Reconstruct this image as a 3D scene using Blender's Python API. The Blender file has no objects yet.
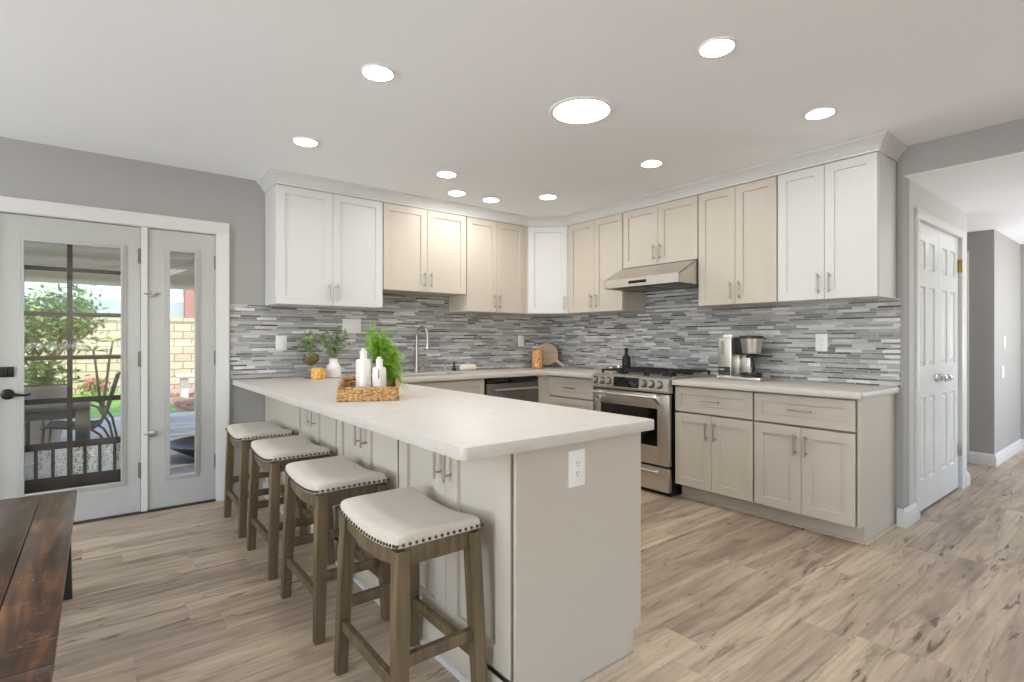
import bpy, bmesh, math, random
from mathutils import Vector, Matrix, Euler

PI = math.pi
R = math.radians
random.seed(7)
scene = bpy.context.scene
COL = scene.collection

# ------------------------------------------------------------------ camera
cam_d = bpy.data.cameras.new('camera')
cam_d.sensor_fit = 'HORIZONTAL'
cam_d.sensor_width = 36.0
cam_d.lens = 527.58 * 36.0 / 1024.0
cam_d.shift_y = -1.28 / 1024.0
cam_d.clip_start = 0.05
cam = bpy.data.objects.new('camera', cam_d)
cam.location = (-4.0748, -4.4647, 1.2046)
cam.rotation_euler = (R(90), 0, -0.6654)
COL.objects.link(cam)
scene.camera = cam

# ------------------------------------------------------------------ exposure
scene.view_settings.view_transform = 'Standard'
scene.view_settings.look = 'None'
scene.view_settings.gamma = 1.0
scene.view_settings.use_curve_mapping = False
scene.view_settings.exposure = 0.05
scene.cycles.use_denoising = True
scene.cycles.max_bounces = 10
scene.cycles.diffuse_bounces = 6
scene.cycles.glossy_bounces = 4
scene.cycles.transparent_max_bounces = 12
scene.cycles.sample_clamp_indirect = 8.0
scene.cycles.caustics_reflective = False
scene.cycles.caustics_refractive = False

# ------------------------------------------------------------------ sky, sun, added fill lamps
LENS_STRENGTH = 84.0        # small recessed lamps
TUNNEL_STRENGTH = 16.0      # round sun tunnel
world = bpy.data.worlds.new('world')
scene.world = world
world.use_nodes = True
wn = world.node_tree
bg = wn.nodes['Background']
sky = wn.nodes.new('ShaderNodeTexSky')
sky.sky_type = 'NISHITA'
sky.sun_disc = False
sky.sun_elevation = R(55)
sky.sun_rotation = R(200)
wn.links.new(sky.outputs[0], bg.inputs[0])
bg.inputs[1].default_value = 0.62

sun_d = bpy.data.lights.new('sun', 'SUN')
sun_d.energy = 2.4
sun_d.angle = R(1.5)
sun_d.color = (1.0, 0.95, 0.87)
sun_o = bpy.data.objects.new('sun', sun_d)
sun_o.rotation_euler = (R(36), 0, R(-14))
COL.objects.link(sun_o)

def area(name, loc, rot, sx, sy, e, col=(1, 1, 1)):
    d = bpy.data.lights.new(name, 'AREA')
    d.shape = 'RECTANGLE'
    d.size = sx
    d.size_y = sy
    d.energy = e
    d.color = col
    o = bpy.data.objects.new(name, d)
    o.location = loc
    o.rotation_euler = rot
    COL.objects.link(o)
    return o

# unseen fill lamps added to brighten the room, mostly tilted up at the ceiling
area('fill_back_uplight', (-3.6, -8.35, 1.1), (R(177), 0, 0), 3.2, 1.6, 100, (0.82, 0.91, 1.0))
area('fill_left', (-8.8, -3.0, 1.35), (R(82), 0, R(-90)), 3.0, 1.8, 12, (0.90, 0.95, 1.0))
area('fill_left_uplight', (-8.75, -3.0, 1.0), (R(163), 0, R(-90)), 3.0, 1.4, 360, (0.84, 0.92, 1.0))
area('fill_hall_uplight', (3.0, -5.4, 1.1), (R(150), 0, 0), 1.4, 1.2, 58, (0.94, 0.97, 1.0))  # added fill for the hall and closet doors, out of view

# ------------------------------------------------------------------ helpers
def lin(c):
    out = []
    for v in c[:3]:
        v = v / 255.0
        out.append(v / 12.92 if v <= 0.04045 else ((v + 0.055) / 1.055) ** 2.4)
    return (out[0], out[1], out[2], 1.0)

MATS = {}
def new_mat(name):
    m = bpy.data.materials.new(name)
    m.use_nodes = True
    MATS[name] = m
    return m, m.node_tree, m.node_tree.nodes['Principled BSDF']

def N(nt, t, **kw):
    n = nt.nodes.new(t)
    for k, v in kw.items():
        setattr(n, k, v)
    return n

def simple(name, rgb, rough=0.5, metal=0.0, var=0.03, scale=6.0, bump=0.0, bscale=80.0, spec=None, coat=0.0):
    """A painted / plain surface with a faint procedural mottling."""
    m, nt, b = new_mat(name)
    c = lin(rgb)
    tc = N(nt, 'ShaderNodeTexCoord')
    nz = N(nt, 'ShaderNodeTexNoise')
    nz.inputs['Scale'].default_value = scale
    nz.inputs['Detail'].default_value = 4
    nt.links.new(tc.outputs['Object'], nz.inputs['Vector'])
    mx = N(nt, 'ShaderNodeMix', data_type='RGBA')
    mx.inputs['A'].default_value = tuple(max(0, v * (1 - var)) for v in c[:3]) + (1,)
    mx.inputs['B'].default_value = tuple(min(1, v * (1 + var)) for v in c[:3]) + (1,)
    nt.links.new(nz.outputs['Fac'], mx.inputs['Factor'])
    nt.links.new(mx.outputs['Result'], b.inputs['Base Color'])
    b.inputs['Roughness'].default_value = rough
    b.inputs['Metallic'].default_value = metal
    if spec is not None:
        b.inputs['Specular IOR Level'].default_value = spec
    if coat:
        b.inputs['Coat Weight'].default_value = coat
    if bump:
        n2 = N(nt, 'ShaderNodeTexNoise')
        n2.inputs['Scale'].default_value = bscale
        nt.links.new(tc.outputs['Object'], n2.inputs['Vector'])
        bp = N(nt, 'ShaderNodeBump')
        bp.inputs['Strength'].default_value = bump
        bp.inputs['Distance'].default_value = 0.01
        nt.links.new(n2.outputs['Fac'], bp.inputs['Height'])
        nt.links.new(bp.outputs['Normal'], b.inputs['Normal'])
    return m

def ramp(nt, stops, interp='LINEAR'):
    r = N(nt, 'ShaderNodeValToRGB')
    cr = r.color_ramp
    cr.interpolation = interp
    while len(cr.elements) < len(stops):
        cr.elements.new(0.5)
    for e, (p, c) in zip(cr.elements, stops):
        e.position = p
        e.color = c
    return r

def math_node(nt, op, a, b=None, c=None):
    n = N(nt, 'ShaderNodeMath', operation=op)
    for i, v in enumerate((a, b, c)):
        if v is None:
            continue
        if isinstance(v, (int, float)):
            n.inputs[i].default_value = v
        else:
            nt.links.new(v, n.inputs[i])
    return n.outputs[0]

def emission(name, col, strength):
    m, nt, b = new_mat(name)
    nt.nodes.remove(b)
    e = N(nt, 'ShaderNodeEmission')
    e.inputs[0].default_value = col
    e.inputs[1].default_value = strength
    nt.links.new(e.outputs[0], nt.nodes['Material Output'].inputs[0])
    return m

def clear_glass(name, tint=(0.97, 0.985, 0.98, 1), gloss=1.0):
    m, nt, b = new_mat(name)
    nt.nodes.remove(b)
    tr = N(nt, 'ShaderNodeBsdfTransparent')
    tr.inputs[0].default_value = tint
    gl = N(nt, 'ShaderNodeBsdfGlossy')
    gl.inputs['Roughness'].default_value = 0.02
    fr = N(nt, 'ShaderNodeLayerWeight')
    fr.inputs[0].default_value = 0.5
    mx = N(nt, 'ShaderNodeMixShader')
    fac = math_node(nt, 'ADD', 0.025 * gloss, math_node(nt, 'MULTIPLY', math_node(nt, 'POWER', fr.outputs['Facing'], 4.0), 0.4 * gloss))
    nt.links.new(fac, mx.inputs[0])
    nt.links.new(tr.outputs[0], mx.inputs[1])
    nt.links.new(gl.outputs[0], mx.inputs[2])
    nt.links.new(mx.outputs[0], nt.nodes['Material Output'].inputs[0])
    return m

# ---- materials
WHITE_CEIL = simple('ceiling_paint', (245, 247, 250), 0.85, var=0.01)
WALL = simple('grey_wall_paint', (164, 162, 159), 0.75, var=0.012)
TRIM = simple('white_trim_paint', (212, 211, 208), 0.4, var=0.01)
DOORX = simple('grey_white_exterior_door_paint', (180, 180, 176), 0.25, var=0.01)
DOORW = simple('white_door_paint', (222, 223, 222), 0.22, var=0.01)
CABW = simple('white_cabinet_paint', (213, 212, 210), 0.35, var=0.01)
CABG = simple('greige_cabinet_paint', (199, 190, 176), 0.38, var=0.015)
NICKEL = simple('brushed_nickel', (176, 170, 160), 0.32, 1.0, var=0.04)
HINGEM = simple('dull_grey_hinge_metal', (120, 116, 110), 0.45, 0.7)
CHROME = simple('polished_chrome', (205, 203, 200), 0.14, 1.0, var=0.02)
BLACKM = simple('matte_black_metal', (22, 21, 21), 0.42, 0.2)
BLACKP = simple('black_plastic', (20, 20, 21), 0.35)
IRON = simple('cast_iron', (34, 33, 33), 0.55, 0.1, bump=0.2)
BRASS = simple('antique_brass', (150, 118, 66), 0.35, 1.0)
BLACKGLASS = simple('black_glass', (9, 9, 10), 0.06, spec=0.6)
PLASTICW = simple('white_plastic', (238, 237, 234), 0.35, var=0.008)
CERAMIC = simple('white_ceramic', (236, 231, 226), 0.28, var=0.015)
PLUGDARK = simple('slot_dark', (70, 68, 66), 0.6)
NAIL = simple('bronze_nailhead', (86, 73, 60), 0.3, 0.8)
CREAM = simple('cream_cloth', (236, 228, 212), 0.9, bump=0.4, bscale=160)
GLASS = clear_glass('window_glass', gloss=0.6)
JARGLASS = clear_glass('jar_glass', (0.96, 0.97, 0.96, 1), 1.6)
LENS = emission('lamp_lens_glow', (1.0, 0.985, 0.965, 1), LENS_STRENGTH)
TUNNEL = emission('sun_tunnel_glow', (1.0, 0.99, 0.97, 1), TUNNEL_STRENGTH)

def steel_mat(name, rgb, rough):
    m, nt, b = new_mat(name)
    tc = N(nt, 'ShaderNodeTexCoord')
    mp = N(nt, 'ShaderNodeMapping')
    mp.inputs['Scale'].default_value = (3, 3, 220)
    nz = N(nt, 'ShaderNodeTexNoise')
    nz.inputs['Scale'].default_value = 2.0
    nt.links.new(tc.outputs['Object'], mp.inputs[0])
    nt.links.new(mp.outputs[0], nz.inputs['Vector'])
    mr = N(nt, 'ShaderNodeMapRange')
    mr.inputs['To Min'].default_value = rough - 0.05
    mr.inputs['To Max'].default_value = rough + 0.08
    nt.links.new(nz.outputs['Fac'], mr.inputs[0])
    nt.links.new(mr.outputs[0], b.inputs['Roughness'])
    b.inputs['Base Color'].default_value = lin(rgb)
    b.inputs['Metallic'].default_value = 1.0
    return m
STEEL = steel_mat('stainless_steel', (212, 207, 200), 0.32)
STEELD = steel_mat('dark_stainless_steel', (128, 124, 119), 0.34)

def plank_floor():
    m, nt, b = new_mat('oak_plank_floor')
    geo = N(nt, 'ShaderNodeNewGeometry')
    sep = N(nt, 'ShaderNodeSeparateXYZ')
    nt.links.new(geo.outputs['Position'], sep.inputs[0])
    X, Y = sep.outputs[0], sep.outputs[1]
    PW, PL = 0.182, 1.32
    row = math_node(nt, 'FLOOR', math_node(nt, 'DIVIDE', Y, PW))
    wr = N(nt, 'ShaderNodeTexWhiteNoise', noise_dimensions='1D')
    nt.links.new(row, wr.inputs['W'])
    xs = math_node(nt, 'ADD', math_node(nt, 'DIVIDE', X, PL), math_node(nt, 'MULTIPLY', wr.outputs['Value'], 7.3))
    col = math_node(nt, 'FLOOR', xs)
    cv = N(nt, 'ShaderNodeCombineXYZ')
    nt.links.new(col, cv.inputs[0])
    nt.links.new(row, cv.inputs[1])
    wp = N(nt, 'ShaderNodeTexWhiteNoise', noise_dimensions='2D')
    nt.links.new(cv.outputs[0], wp.inputs['Vector'])
    rnd = wp.outputs['Value']
    # grain coordinates, shifted per plank
    off = math_node(nt, 'MULTIPLY', rnd, 37.0)
    def grain(sx, sy, detail, dist, z=0.0, rough=0.55):
        c = N(nt, 'ShaderNodeCombineXYZ')
        nt.links.new(math_node(nt, 'ADD', math_node(nt, 'MULTIPLY', X, sx), off), c.inputs[0])
        nt.links.new(math_node(nt, 'ADD', math_node(nt, 'MULTIPLY', Y, sy), off), c.inputs[1])
        c.inputs[2].default_value = z
        n = N(nt, 'ShaderNodeTexNoise')
        n.inputs['Scale'].default_value = 1.0
        n.inputs['Detail'].default_value = detail
        n.inputs['Roughness'].default_value = rough
        n.inputs['Distortion'].default_value = dist
        nt.links.new(c.outputs[0], n.inputs['Vector'])
        return n.outputs['Fac']
    fine = grain(2.2, 46.0, 6, 0.6)
    broad = grain(1.1, 9.0, 3, 1.0, 3.0)
    dark = grain(1.9, 13.0, 5, 1.3, 9.0, 0.65)
    base = ramp(nt, [(0.0, lin((146, 126, 108))), (0.4, lin((176, 157, 138))), (0.68, lin((200, 182, 157))), (1.0, lin((158, 138, 121)))])
    nt.links.new(math_node(nt, 'ADD', math_node(nt, 'MULTIPLY', rnd, 0.5), math_node(nt, 'MULTIPLY', broad, 0.5)), base.inputs[0])
    fr = ramp(nt, [(0.3, (0.80, 0.785, 0.77, 1)), (0.62, (1.06, 1.06, 1.06, 1))])
    nt.links.new(fine, fr.inputs[0])
    m1 = N(nt, 'ShaderNodeMix', data_type='RGBA', blend_type='MULTIPLY')
    m1.inputs['Factor'].default_value = 1.0
    nt.links.new(base.outputs[0], m1.inputs['A'])
    nt.links.new(fr.outputs[0], m1.inputs['B'])
    br = ramp(nt, [(0.3, (0.76, 0.75, 0.74, 1)), (0.58, (1.08, 1.08, 1.08, 1))])
    nt.links.new(broad, br.inputs[0])
    m2 = N(nt, 'ShaderNodeMix', data_type='RGBA', blend_type='MULTIPLY')
    m2.inputs['Factor'].default_value = 1.0
    nt.links.new(m1.outputs['Result'], m2.inputs['A'])
    nt.links.new(br.outputs[0], m2.inputs['B'])
    # dark streaks and knots
    dk = ramp(nt, [(0.55, (0, 0, 0, 1)), (0.72, (1, 1, 1, 1))])
    nt.links.new(dark, dk.inputs[0])
    m3 = N(nt, 'ShaderNodeMix', data_type='RGBA')
    nt.links.new(math_node(nt, 'MULTIPLY', dk.outputs[0], 0.68), m3.inputs['Factor'])
    nt.links.new(m2.outputs['Result'], m3.inputs['A'])
    m3.inputs['B'].default_value = lin((88, 72, 60))
    kn = grain(3.2, 20.0, 4, 1.2, 21.0, 0.6)
    kr = ramp(nt, [(0.625, (0, 0, 0, 1)), (0.69, (1, 1, 1, 1))])
    nt.links.new(kn, kr.inputs[0])
    m5 = N(nt, 'ShaderNodeMix', data_type='RGBA')
    nt.links.new(math_node(nt, 'MULTIPLY', kr.outputs[0], 0.78), m5.inputs['Factor'])
    nt.links.new(m3.outputs['Result'], m5.inputs['A'])
    m5.inputs['B'].default_value = lin((74, 59, 47))
    m3 = m5
    # seams
    fy = math_node(nt, 'FRACT', math_node(nt, 'DIVIDE', Y, PW))
    ey = math_node(nt, 'MINIMUM', fy, math_node(nt, 'SUBTRACT', 1.0, fy))
    fx = math_node(nt, 'FRACT', xs)
    ex = math_node(nt, 'MINIMUM', fx, math_node(nt, 'SUBTRACT', 1.0, fx))
    seam = math_node(nt, 'MAXIMUM', math_node(nt, 'LESS_THAN', ey, 0.008), math_node(nt, 'LESS_THAN', ex, 0.0011))
    m4 = N(nt, 'ShaderNodeMix', data_type='RGBA')
    nt.links.new(math_node(nt, 'MULTIPLY', seam, 0.16), m4.inputs['Factor'])
    nt.links.new(m3.outputs['Result'], m4.inputs['A'])
    m4.inputs['B'].default_value = lin((96, 80, 66))
    nt.links.new(m4.outputs['Result'], b.inputs['Base Color'])
    rr = N(nt, 'ShaderNodeMapRange')
    rr.inputs['To Min'].default_value = 0.36
    rr.inputs['To Max'].default_value = 0.5
    nt.links.new(fine, rr.inputs[0])
    nt.links.new(rr.outputs[0], b.inputs['Roughness'])
    bpn = N(nt, 'ShaderNodeBump')
    bpn.inputs['Strength'].default_value = 0.12
    bpn.inputs['Distance'].default_value = 0.004
    nt.links.new(fine, bpn.inputs['Height'])
    nt.links.new(bpn.outputs[0], b.inputs['Normal'])
    return m
FLOOR = plank_floor()

def mosaic():
    """Linear glass and stone mosaic: thin and thick courses of random-length strips."""
    m, nt, b = new_mat('linear_mosaic_tile')
    geo = N(nt, 'ShaderNodeNewGeometry')
    sep = N(nt, 'ShaderNodeSeparateXYZ')
    nt.links.new(geo.outputs['Position'], sep.inputs[0])
    S = math_node(nt, 'SUBTRACT', sep.outputs[0], sep.outputs[1])
    Z = sep.outputs[2]
    PER = 0.0345
    THIN = 0.40
    zz = math_node(nt, 'DIVIDE', Z, PER)
    base = math_node(nt, 'FLOOR', zz)
    f = math_node(nt, 'FRACT', zz)
    is2 = math_node(nt, 'GREATER_THAN', f, THIN)
    row = math_node(nt, 'ADD', math_node(nt, 'MULTIPLY', base, 2.0), is2)
    wr = N(nt, 'ShaderNodeTexWhiteNoise', noise_dimensions='1D')
    nt.links.new(row, wr.inputs['W'])
    wr2 = N(nt, 'ShaderNodeTexWhiteNoise', noise_dimensions='1D')
    nt.links.new(math_node(nt, 'ADD', row, 311.7), wr2.inputs['W'])
    ln = math_node(nt, 'ADD', 0.10, math_node(nt, 'MULTIPLY', wr.outputs['Value'], 0.09))
    u = math_node(nt, 'ADD', math_node(nt, 'DIVIDE', S, ln), math_node(nt, 'MULTIPLY', wr2.outputs['Value'], 9.0))
    # uneven strip lengths inside a course
    wob = N(nt, 'ShaderNodeTexNoise', noise_dimensions='2D')
    wob.inputs['Scale'].default_value = 0.9
    wob.inputs['Detail'].default_value = 0
    cw = N(nt, 'ShaderNodeCombineXYZ')
    nt.links.new(u, cw.inputs[0])
    nt.links.new(math_node(nt, 'MULTIPLY', row, 3.71), cw.inputs[1])
    nt.links.new(cw.outputs[0], wob.inputs['Vector'])
    u = math_node(nt, 'ADD', u, math_node(nt, 'MULTIPLY', wob.outputs['Fac'], 0.9))
    tile = math_node(nt, 'FLOOR', u)
    fu = math_node(nt, 'FRACT', u)
    cv = N(nt, 'ShaderNodeCombineXYZ')
    nt.links.new(tile, cv.inputs[0])
    nt.links.new(row, cv.inputs[1])
    wt = N(nt, 'ShaderNodeTexWhiteNoise', noise_dimensions='2D')
    nt.links.new(cv.outputs[0], wt.inputs['Vector'])
    g = lambda v, w=0: lin((v + w, v, v - w))
    thin = ramp(nt, [(0.0, g(88, 1)), (0.14, g(124)), (0.36, g(150)), (0.55, g(170, 1)), (0.75, g(188, 1)), (0.9, g(206, 2))], 'CONSTANT')
    thick = ramp(nt, [(0.0, g(128)), (0.12, g(156, 1)), (0.35, g(176, 0)), (0.58, g(192, 1)), (0.78, g(206, 1)), (0.92, g(219, 1))], 'CONSTANT')
    nt.links.new(wt.outputs['Value'], thin.inputs[0])
    nt.links.new(wt.outputs['Value'], thick.inputs[0])
    mx = N(nt, 'ShaderNodeMix', data_type='RGBA')
    nt.links.new(is2, mx.inputs['Factor'])
    nt.links.new(thin.outputs[0], mx.inputs['A'])
    nt.links.new(thick.outputs[0], mx.inputs['B'])
    # marbling within strips
    vz = N(nt, 'ShaderNodeTexNoise')
    vz.inputs['Scale'].default_value = 30
    vz.inputs['Detail'].default_value = 5
    mpv = N(nt, 'ShaderNodeMapping')
    mpv.inputs['Scale'].default_value = (0.5, 0.5, 3)
    nt.links.new(geo.outputs['Position'], mpv.inputs[0])
    nt.links.new(mpv.outputs[0], vz.inputs['Vector'])
    vr = ramp(nt, [(0.3, (0.86, 0.86, 0.87, 1)), (0.7, (1.1, 1.1, 1.1, 1))])
    nt.links.new(vz.outputs['Fac'], vr.inputs[0])
    mm = N(nt, 'ShaderNodeMix', data_type='RGBA', blend_type='MULTIPLY')
    mm.inputs['Factor'].default_value = 1
    nt.links.new(mx.outputs['Result'], mm.inputs['A'])
    nt.links.new(vr.outputs[0], mm.inputs['B'])
    # grout
    d1 = math_node(nt, 'MINIMUM', f, math_node(nt, 'SUBTRACT', 1.0, f))
    d2 = math_node(nt, 'ABSOLUTE', math_node(nt, 'SUBTRACT', f, THIN))
    gz = math_node(nt, 'LESS_THAN', math_node(nt, 'MINIMUM', d1, d2), 0.03)
    gu = math_node(nt, 'LESS_THAN', math_node(nt, 'MULTIPLY', fu, ln), 0.003)
    gr = math_node(nt, 'MAXIMUM', gz, gu)
    mg = N(nt, 'ShaderNodeMix', data_type='RGBA')
    nt.links.new(gr, mg.inputs['Factor'])
    nt.links.new(mm.outputs['Result'], mg.inputs['A'])
    mg.inputs['B'].default_value = lin((186, 183, 179))
    nt.links.new(mg.outputs['Result'], b.inputs['Base Color'])
    # some strips are glass, some honed stone
    wt2 = N(nt, 'ShaderNodeTexWhiteNoise', noise_dimensions='2D')
    cv2 = N(nt, 'ShaderNodeVectorMath', operation='ADD')
    cv2.inputs[1].default_value = (17.3, 5.1, 0)
    nt.links.new(cv.outputs[0], cv2.inputs[0])
    nt.links.new(cv2.outputs[0], wt2.inputs['Vector'])
    rg = math_node(nt, 'ADD', 0.12, math_node(nt, 'MULTIPLY', math_node(nt, 'GREATER_THAN', wt2.outputs['Value'], 0.4), 0.33))
    nt.links.new(math_node(nt, 'MAXIMUM', rg, math_node(nt, 'MULTIPLY', gr, 0.8)), b.inputs['Roughness'])
    bp = N(nt, 'ShaderNodeBump')
    bp.inputs['Strength'].default_value = 0.35
    bp.inputs['Distance'].default_value = 0.002
    h = math_node(nt, 'ADD', math_node(nt, 'SUBTRACT', 1.0, gr), math_node(nt, 'MULTIPLY', wt.outputs['Value'], 0.5))
    nt.links.new(h, bp.inputs['Height'])
    nt.links.new(bp.outputs[0], b.inputs['Normal'])
    return m
MOSAIC = mosaic()

def quartz():
    m, nt, b = new_mat('white_veined_quartz')
    geo = N(nt, 'ShaderNodeNewGeometry')
    nz = N(nt, 'ShaderNodeTexNoise')
    nz.inputs['Scale'].default_value = 2.6
    nz.inputs['Detail'].default_value = 7
    nz.inputs['Distortion'].default_value = 1.8
    mp = N(nt, 'ShaderNodeMapping')
    mp.inputs['Rotation'].default_value = (0, 0, R(35))
    mp.inputs['Scale'].default_value = (0.8, 1.3, 1)
    nt.links.new(geo.outputs['Position'], mp.inputs[0])
    nt.links.new(mp.outputs[0], nz.inputs['Vector'])
    v = math_node(nt, 'ABSOLUTE', math_node(nt, 'SUBTRACT', nz.outputs['Fac'], 0.5))
    rp = ramp(nt, [(0.0, lin((200, 193, 184))), (0.02, lin((204, 197, 188))), (0.12, lin((206, 199, 190)))])
    nt.links.new(v, rp.inputs[0])
    nt.links.new(rp.outputs[0], b.inputs['Base Color'])
    b.inputs['Roughness'].default_value = 0.4
    return m
QUARTZ = quartz()

def wood(name, c1, c2, c3, axis='z', scale=1.0, rough=0.5, dark=0.0):
    m, nt, b = new_mat(name)
    tc = N(nt, 'ShaderNodeTexCoord')
    mp = N(nt, 'ShaderNodeMapping')
    s = {'x': (1.6, 24, 24), 'y': (24, 1.6, 24), 'z': (24, 24, 1.6)}[axis]
    mp.inputs['Scale'].default_value = tuple(v * scale for v in s)
    nz = N(nt, 'ShaderNodeTexNoise')
    nz.inputs['Scale'].default_value = 1.0
    nz.inputs['Detail'].default_value = 6
    nz.inputs['Distortion'].default_value = 1.2
    nt.links.new(tc.outputs['Object'], mp.inputs[0])
    nt.links.new(mp.outputs[0], nz.inputs['Vector'])
    rp = ramp(nt, [(0.25, lin(c1)), (0.5, lin(c2)), (0.75, lin(c3))])
    nt.links.new(nz.outputs['Fac'], rp.inputs[0])
    nt.links.new(rp.outputs[0], b.inputs['Base Color'])
    b.inputs['Roughness'].default_value = rough
    bp = N(nt, 'ShaderNodeBump')
    bp.inputs['Strength'].default_value = 0.15
    bp.inputs['Distance'].default_value = 0.003
    nt.links.new(nz.outputs['Fac'], bp.inputs['Height'])
    nt.links.new(bp.outputs[0], b.inputs['Normal'])
    return m
STOOLW = wood('weathered_grey_brown_wood', (78, 64, 45), (102, 86, 61), (126, 107, 79), 'z', 1.0, 0.5)
RAWWOOD = wood('pale_bare_wood', (176, 157, 134), (190, 172, 149), (202, 186, 164), 'z', 1.0, 0.55)
BOARDW = wood('light_cutting_board_wood', (176, 150, 126), (192, 168, 144), (205, 184, 160), 'x', 1.2, 0.5)
PATIOW = wood('painted_patio_lumber', (216, 203, 184), (226, 214, 196), (234, 224, 208), 'x', 0.5, 0.7)
BARK = wood('tree_bark', (96, 78, 60), (120, 100, 80), (140, 120, 98), 'z', 1.0, 0.8)

def bench_wood():
    m, nt, b = new_mat('dark_scratched_plank_wood')
    tc = N(nt, 'ShaderNodeTexCoord')
    mp = N(nt, 'ShaderNodeMapping')
    mp.inputs['Scale'].default_value = (22, 2.0, 22)
    nt.links.new(tc.outputs['Object'], mp.inputs[0])
    nz = N(nt, 'ShaderNodeTexNoise')
    nz.inputs['Scale'].default_value = 1.0
    nz.inputs['Detail'].default_value = 7
    nz.inputs['Distortion'].default_value = 1.4
    nt.links.new(mp.outputs[0], nz.inputs['Vector'])
    rp = ramp(nt, [(0.25, lin((34, 22, 14))), (0.5, lin((76, 49, 31))), (0.72, lin((124, 84, 52)))])
    nt.links.new(nz.outputs['Fac'], rp.inputs[0])
    # blotchy worn patches
    n2 = N(nt, 'ShaderNodeTexNoise')
    n2.inputs['Scale'].default_value = 7
    n2.inputs['Detail'].default_value = 5
    nt.links.new(tc.outputs['Object'], n2.inputs['Vector'])
    r2 = ramp(nt, [(0.35, (0.6, 0.58, 0.56, 1)), (0.65, (1.25, 1.2, 1.1, 1))])
    nt.links.new(n2.outputs['Fac'], r2.inputs[0])
    mm = N(nt, 'ShaderNodeMix', data_type='RGBA', blend_type='MULTIPLY')
    mm.inputs['Factor'].default_value = 1
    nt.links.new(rp.outputs[0], mm.inputs['A'])
    nt.links.new(r2.outputs[0], mm.inputs['B'])
    # pale scratches running across
    n3 = N(nt, 'ShaderNodeTexNoise')
    n3.inputs['Scale'].default_value = 3.2
    n3.inputs['Detail'].default_value = 3
    n3.inputs['Distortion'].default_value = 2.5
    mp3 = N(nt, 'ShaderNodeMapping')
    mp3.inputs['Rotation'].default_value = (0, 0, R(20))
    mp3.inputs['Scale'].default_value = (1.4, 5.5, 1)
    nt.links.new(tc.outputs['Object'], mp3.inputs[0])
    nt.links.new(mp3.outputs[0], n3.inputs['Vector'])
    sc = math_node(nt, 'LESS_THAN', math_node(nt, 'ABSOLUTE', math_node(nt, 'SUBTRACT', n3.outputs['Fac'], 0.5)), 0.006)
    n4 = N(nt, 'ShaderNodeTexNoise')
    n4.inputs['Scale'].default_value = 9
    nt.links.new(tc.outputs['Object'], n4.inputs['Vector'])
    sc = math_node(nt, 'MULTIPLY', sc, math_node(nt, 'GREATER_THAN', n4.outputs['Fac'], 0.5))
    ms = N(nt, 'ShaderNodeMix', data_type='RGBA')
    nt.links.new(math_node(nt, 'MULTIPLY', sc, 0.6), ms.inputs['Factor'])
    nt.links.new(mm.outputs['Result'], ms.inputs['A'])
    ms.inputs['B'].default_value = lin((168, 132, 98))
    nt.links.new(ms.outputs['Result'], b.inputs['Base Color'])
    b.inputs['Roughness'].default_value = 0.3
    bp = N(nt, 'ShaderNodeBump')
    bp.inputs['Strength'].default_value = 0.25
    bp.inputs['Distance'].default_value = 0.004
    nt.links.new(nz.outputs['Fac'], bp.inputs['Height'])
    nt.links.new(bp.outputs[0], b.inputs['Normal'])
    return m
BENCHW = bench_wood()

def linen(name, c1, c2, scale=260):
    m, nt, b = new_mat(name)
    tc = N(nt, 'ShaderNodeTexCoord')
    nz = N(nt, 'ShaderNodeTexNoise')
    nz.inputs['Scale'].default_value = scale
    nz.inputs['Detail'].default_value = 3
    nt.links.new(tc.outputs['Object'], nz.inputs['Vector'])
    rp = ramp(nt, [(0.3, lin(c1)), (0.7, lin(c2))])
    nt.links.new(nz.outputs['Fac'], rp.inputs[0])
    nt.links.new(rp.outputs[0], b.inputs['Base Color'])
    b.inputs['Roughness'].default_value = 0.95
    b.inputs['Sheen Weight'].default_value = 0.2
    bp = N(nt, 'ShaderNodeBump')
    bp.inputs['Strength'].default_value = 0.25
    bp.inputs['Distance'].default_value = 0.002
    nt.links.new(nz.outputs['Fac'], bp.inputs['Height'])
    nt.links.new(bp.outputs[0], b.inputs['Normal'])
    return m
LINEN = linen('beige_linen', (196, 185, 170), (216, 206, 192))

def wicker():
    m, nt, b = new_mat('woven_seagrass')
    tc = N(nt, 'ShaderNodeTexCoord')
    mp = N(nt, 'ShaderNodeMapping')
    mp.inputs['Scale'].default_value = (60, 60, 95)
    nt.links.new(tc.outputs['Object'], mp.inputs[0])
    vo = N(nt, 'ShaderNodeTexVoronoi')
    vo.inputs['Scale'].default_value = 1.0
    nt.links.new(mp.outputs[0], vo.inputs['Vector'])
    rp = ramp(nt, [(0.0, lin((222, 184, 130))), (0.45, lin((196, 152, 98))), (0.8, lin((138, 96, 56)))])
    nt.links.new(vo.outputs['Distance'], rp.inputs[0])
    nt.links.new(rp.outputs[0], b.inputs['Base Color'])
    b.inputs['Roughness'].default_value = 0.75
    bp = N(nt, 'ShaderNodeBump')
    bp.inputs['Strength'].default_value = 0.8
    bp.inputs['Distance'].default_value = 0.006
    bp.invert = True
    nt.links.new(vo.outputs['Distance'], bp.inputs['Height'])
    nt.links.new(bp.outputs[0], b.inputs['Normal'])
    return m
WICKER = wicker()

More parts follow.
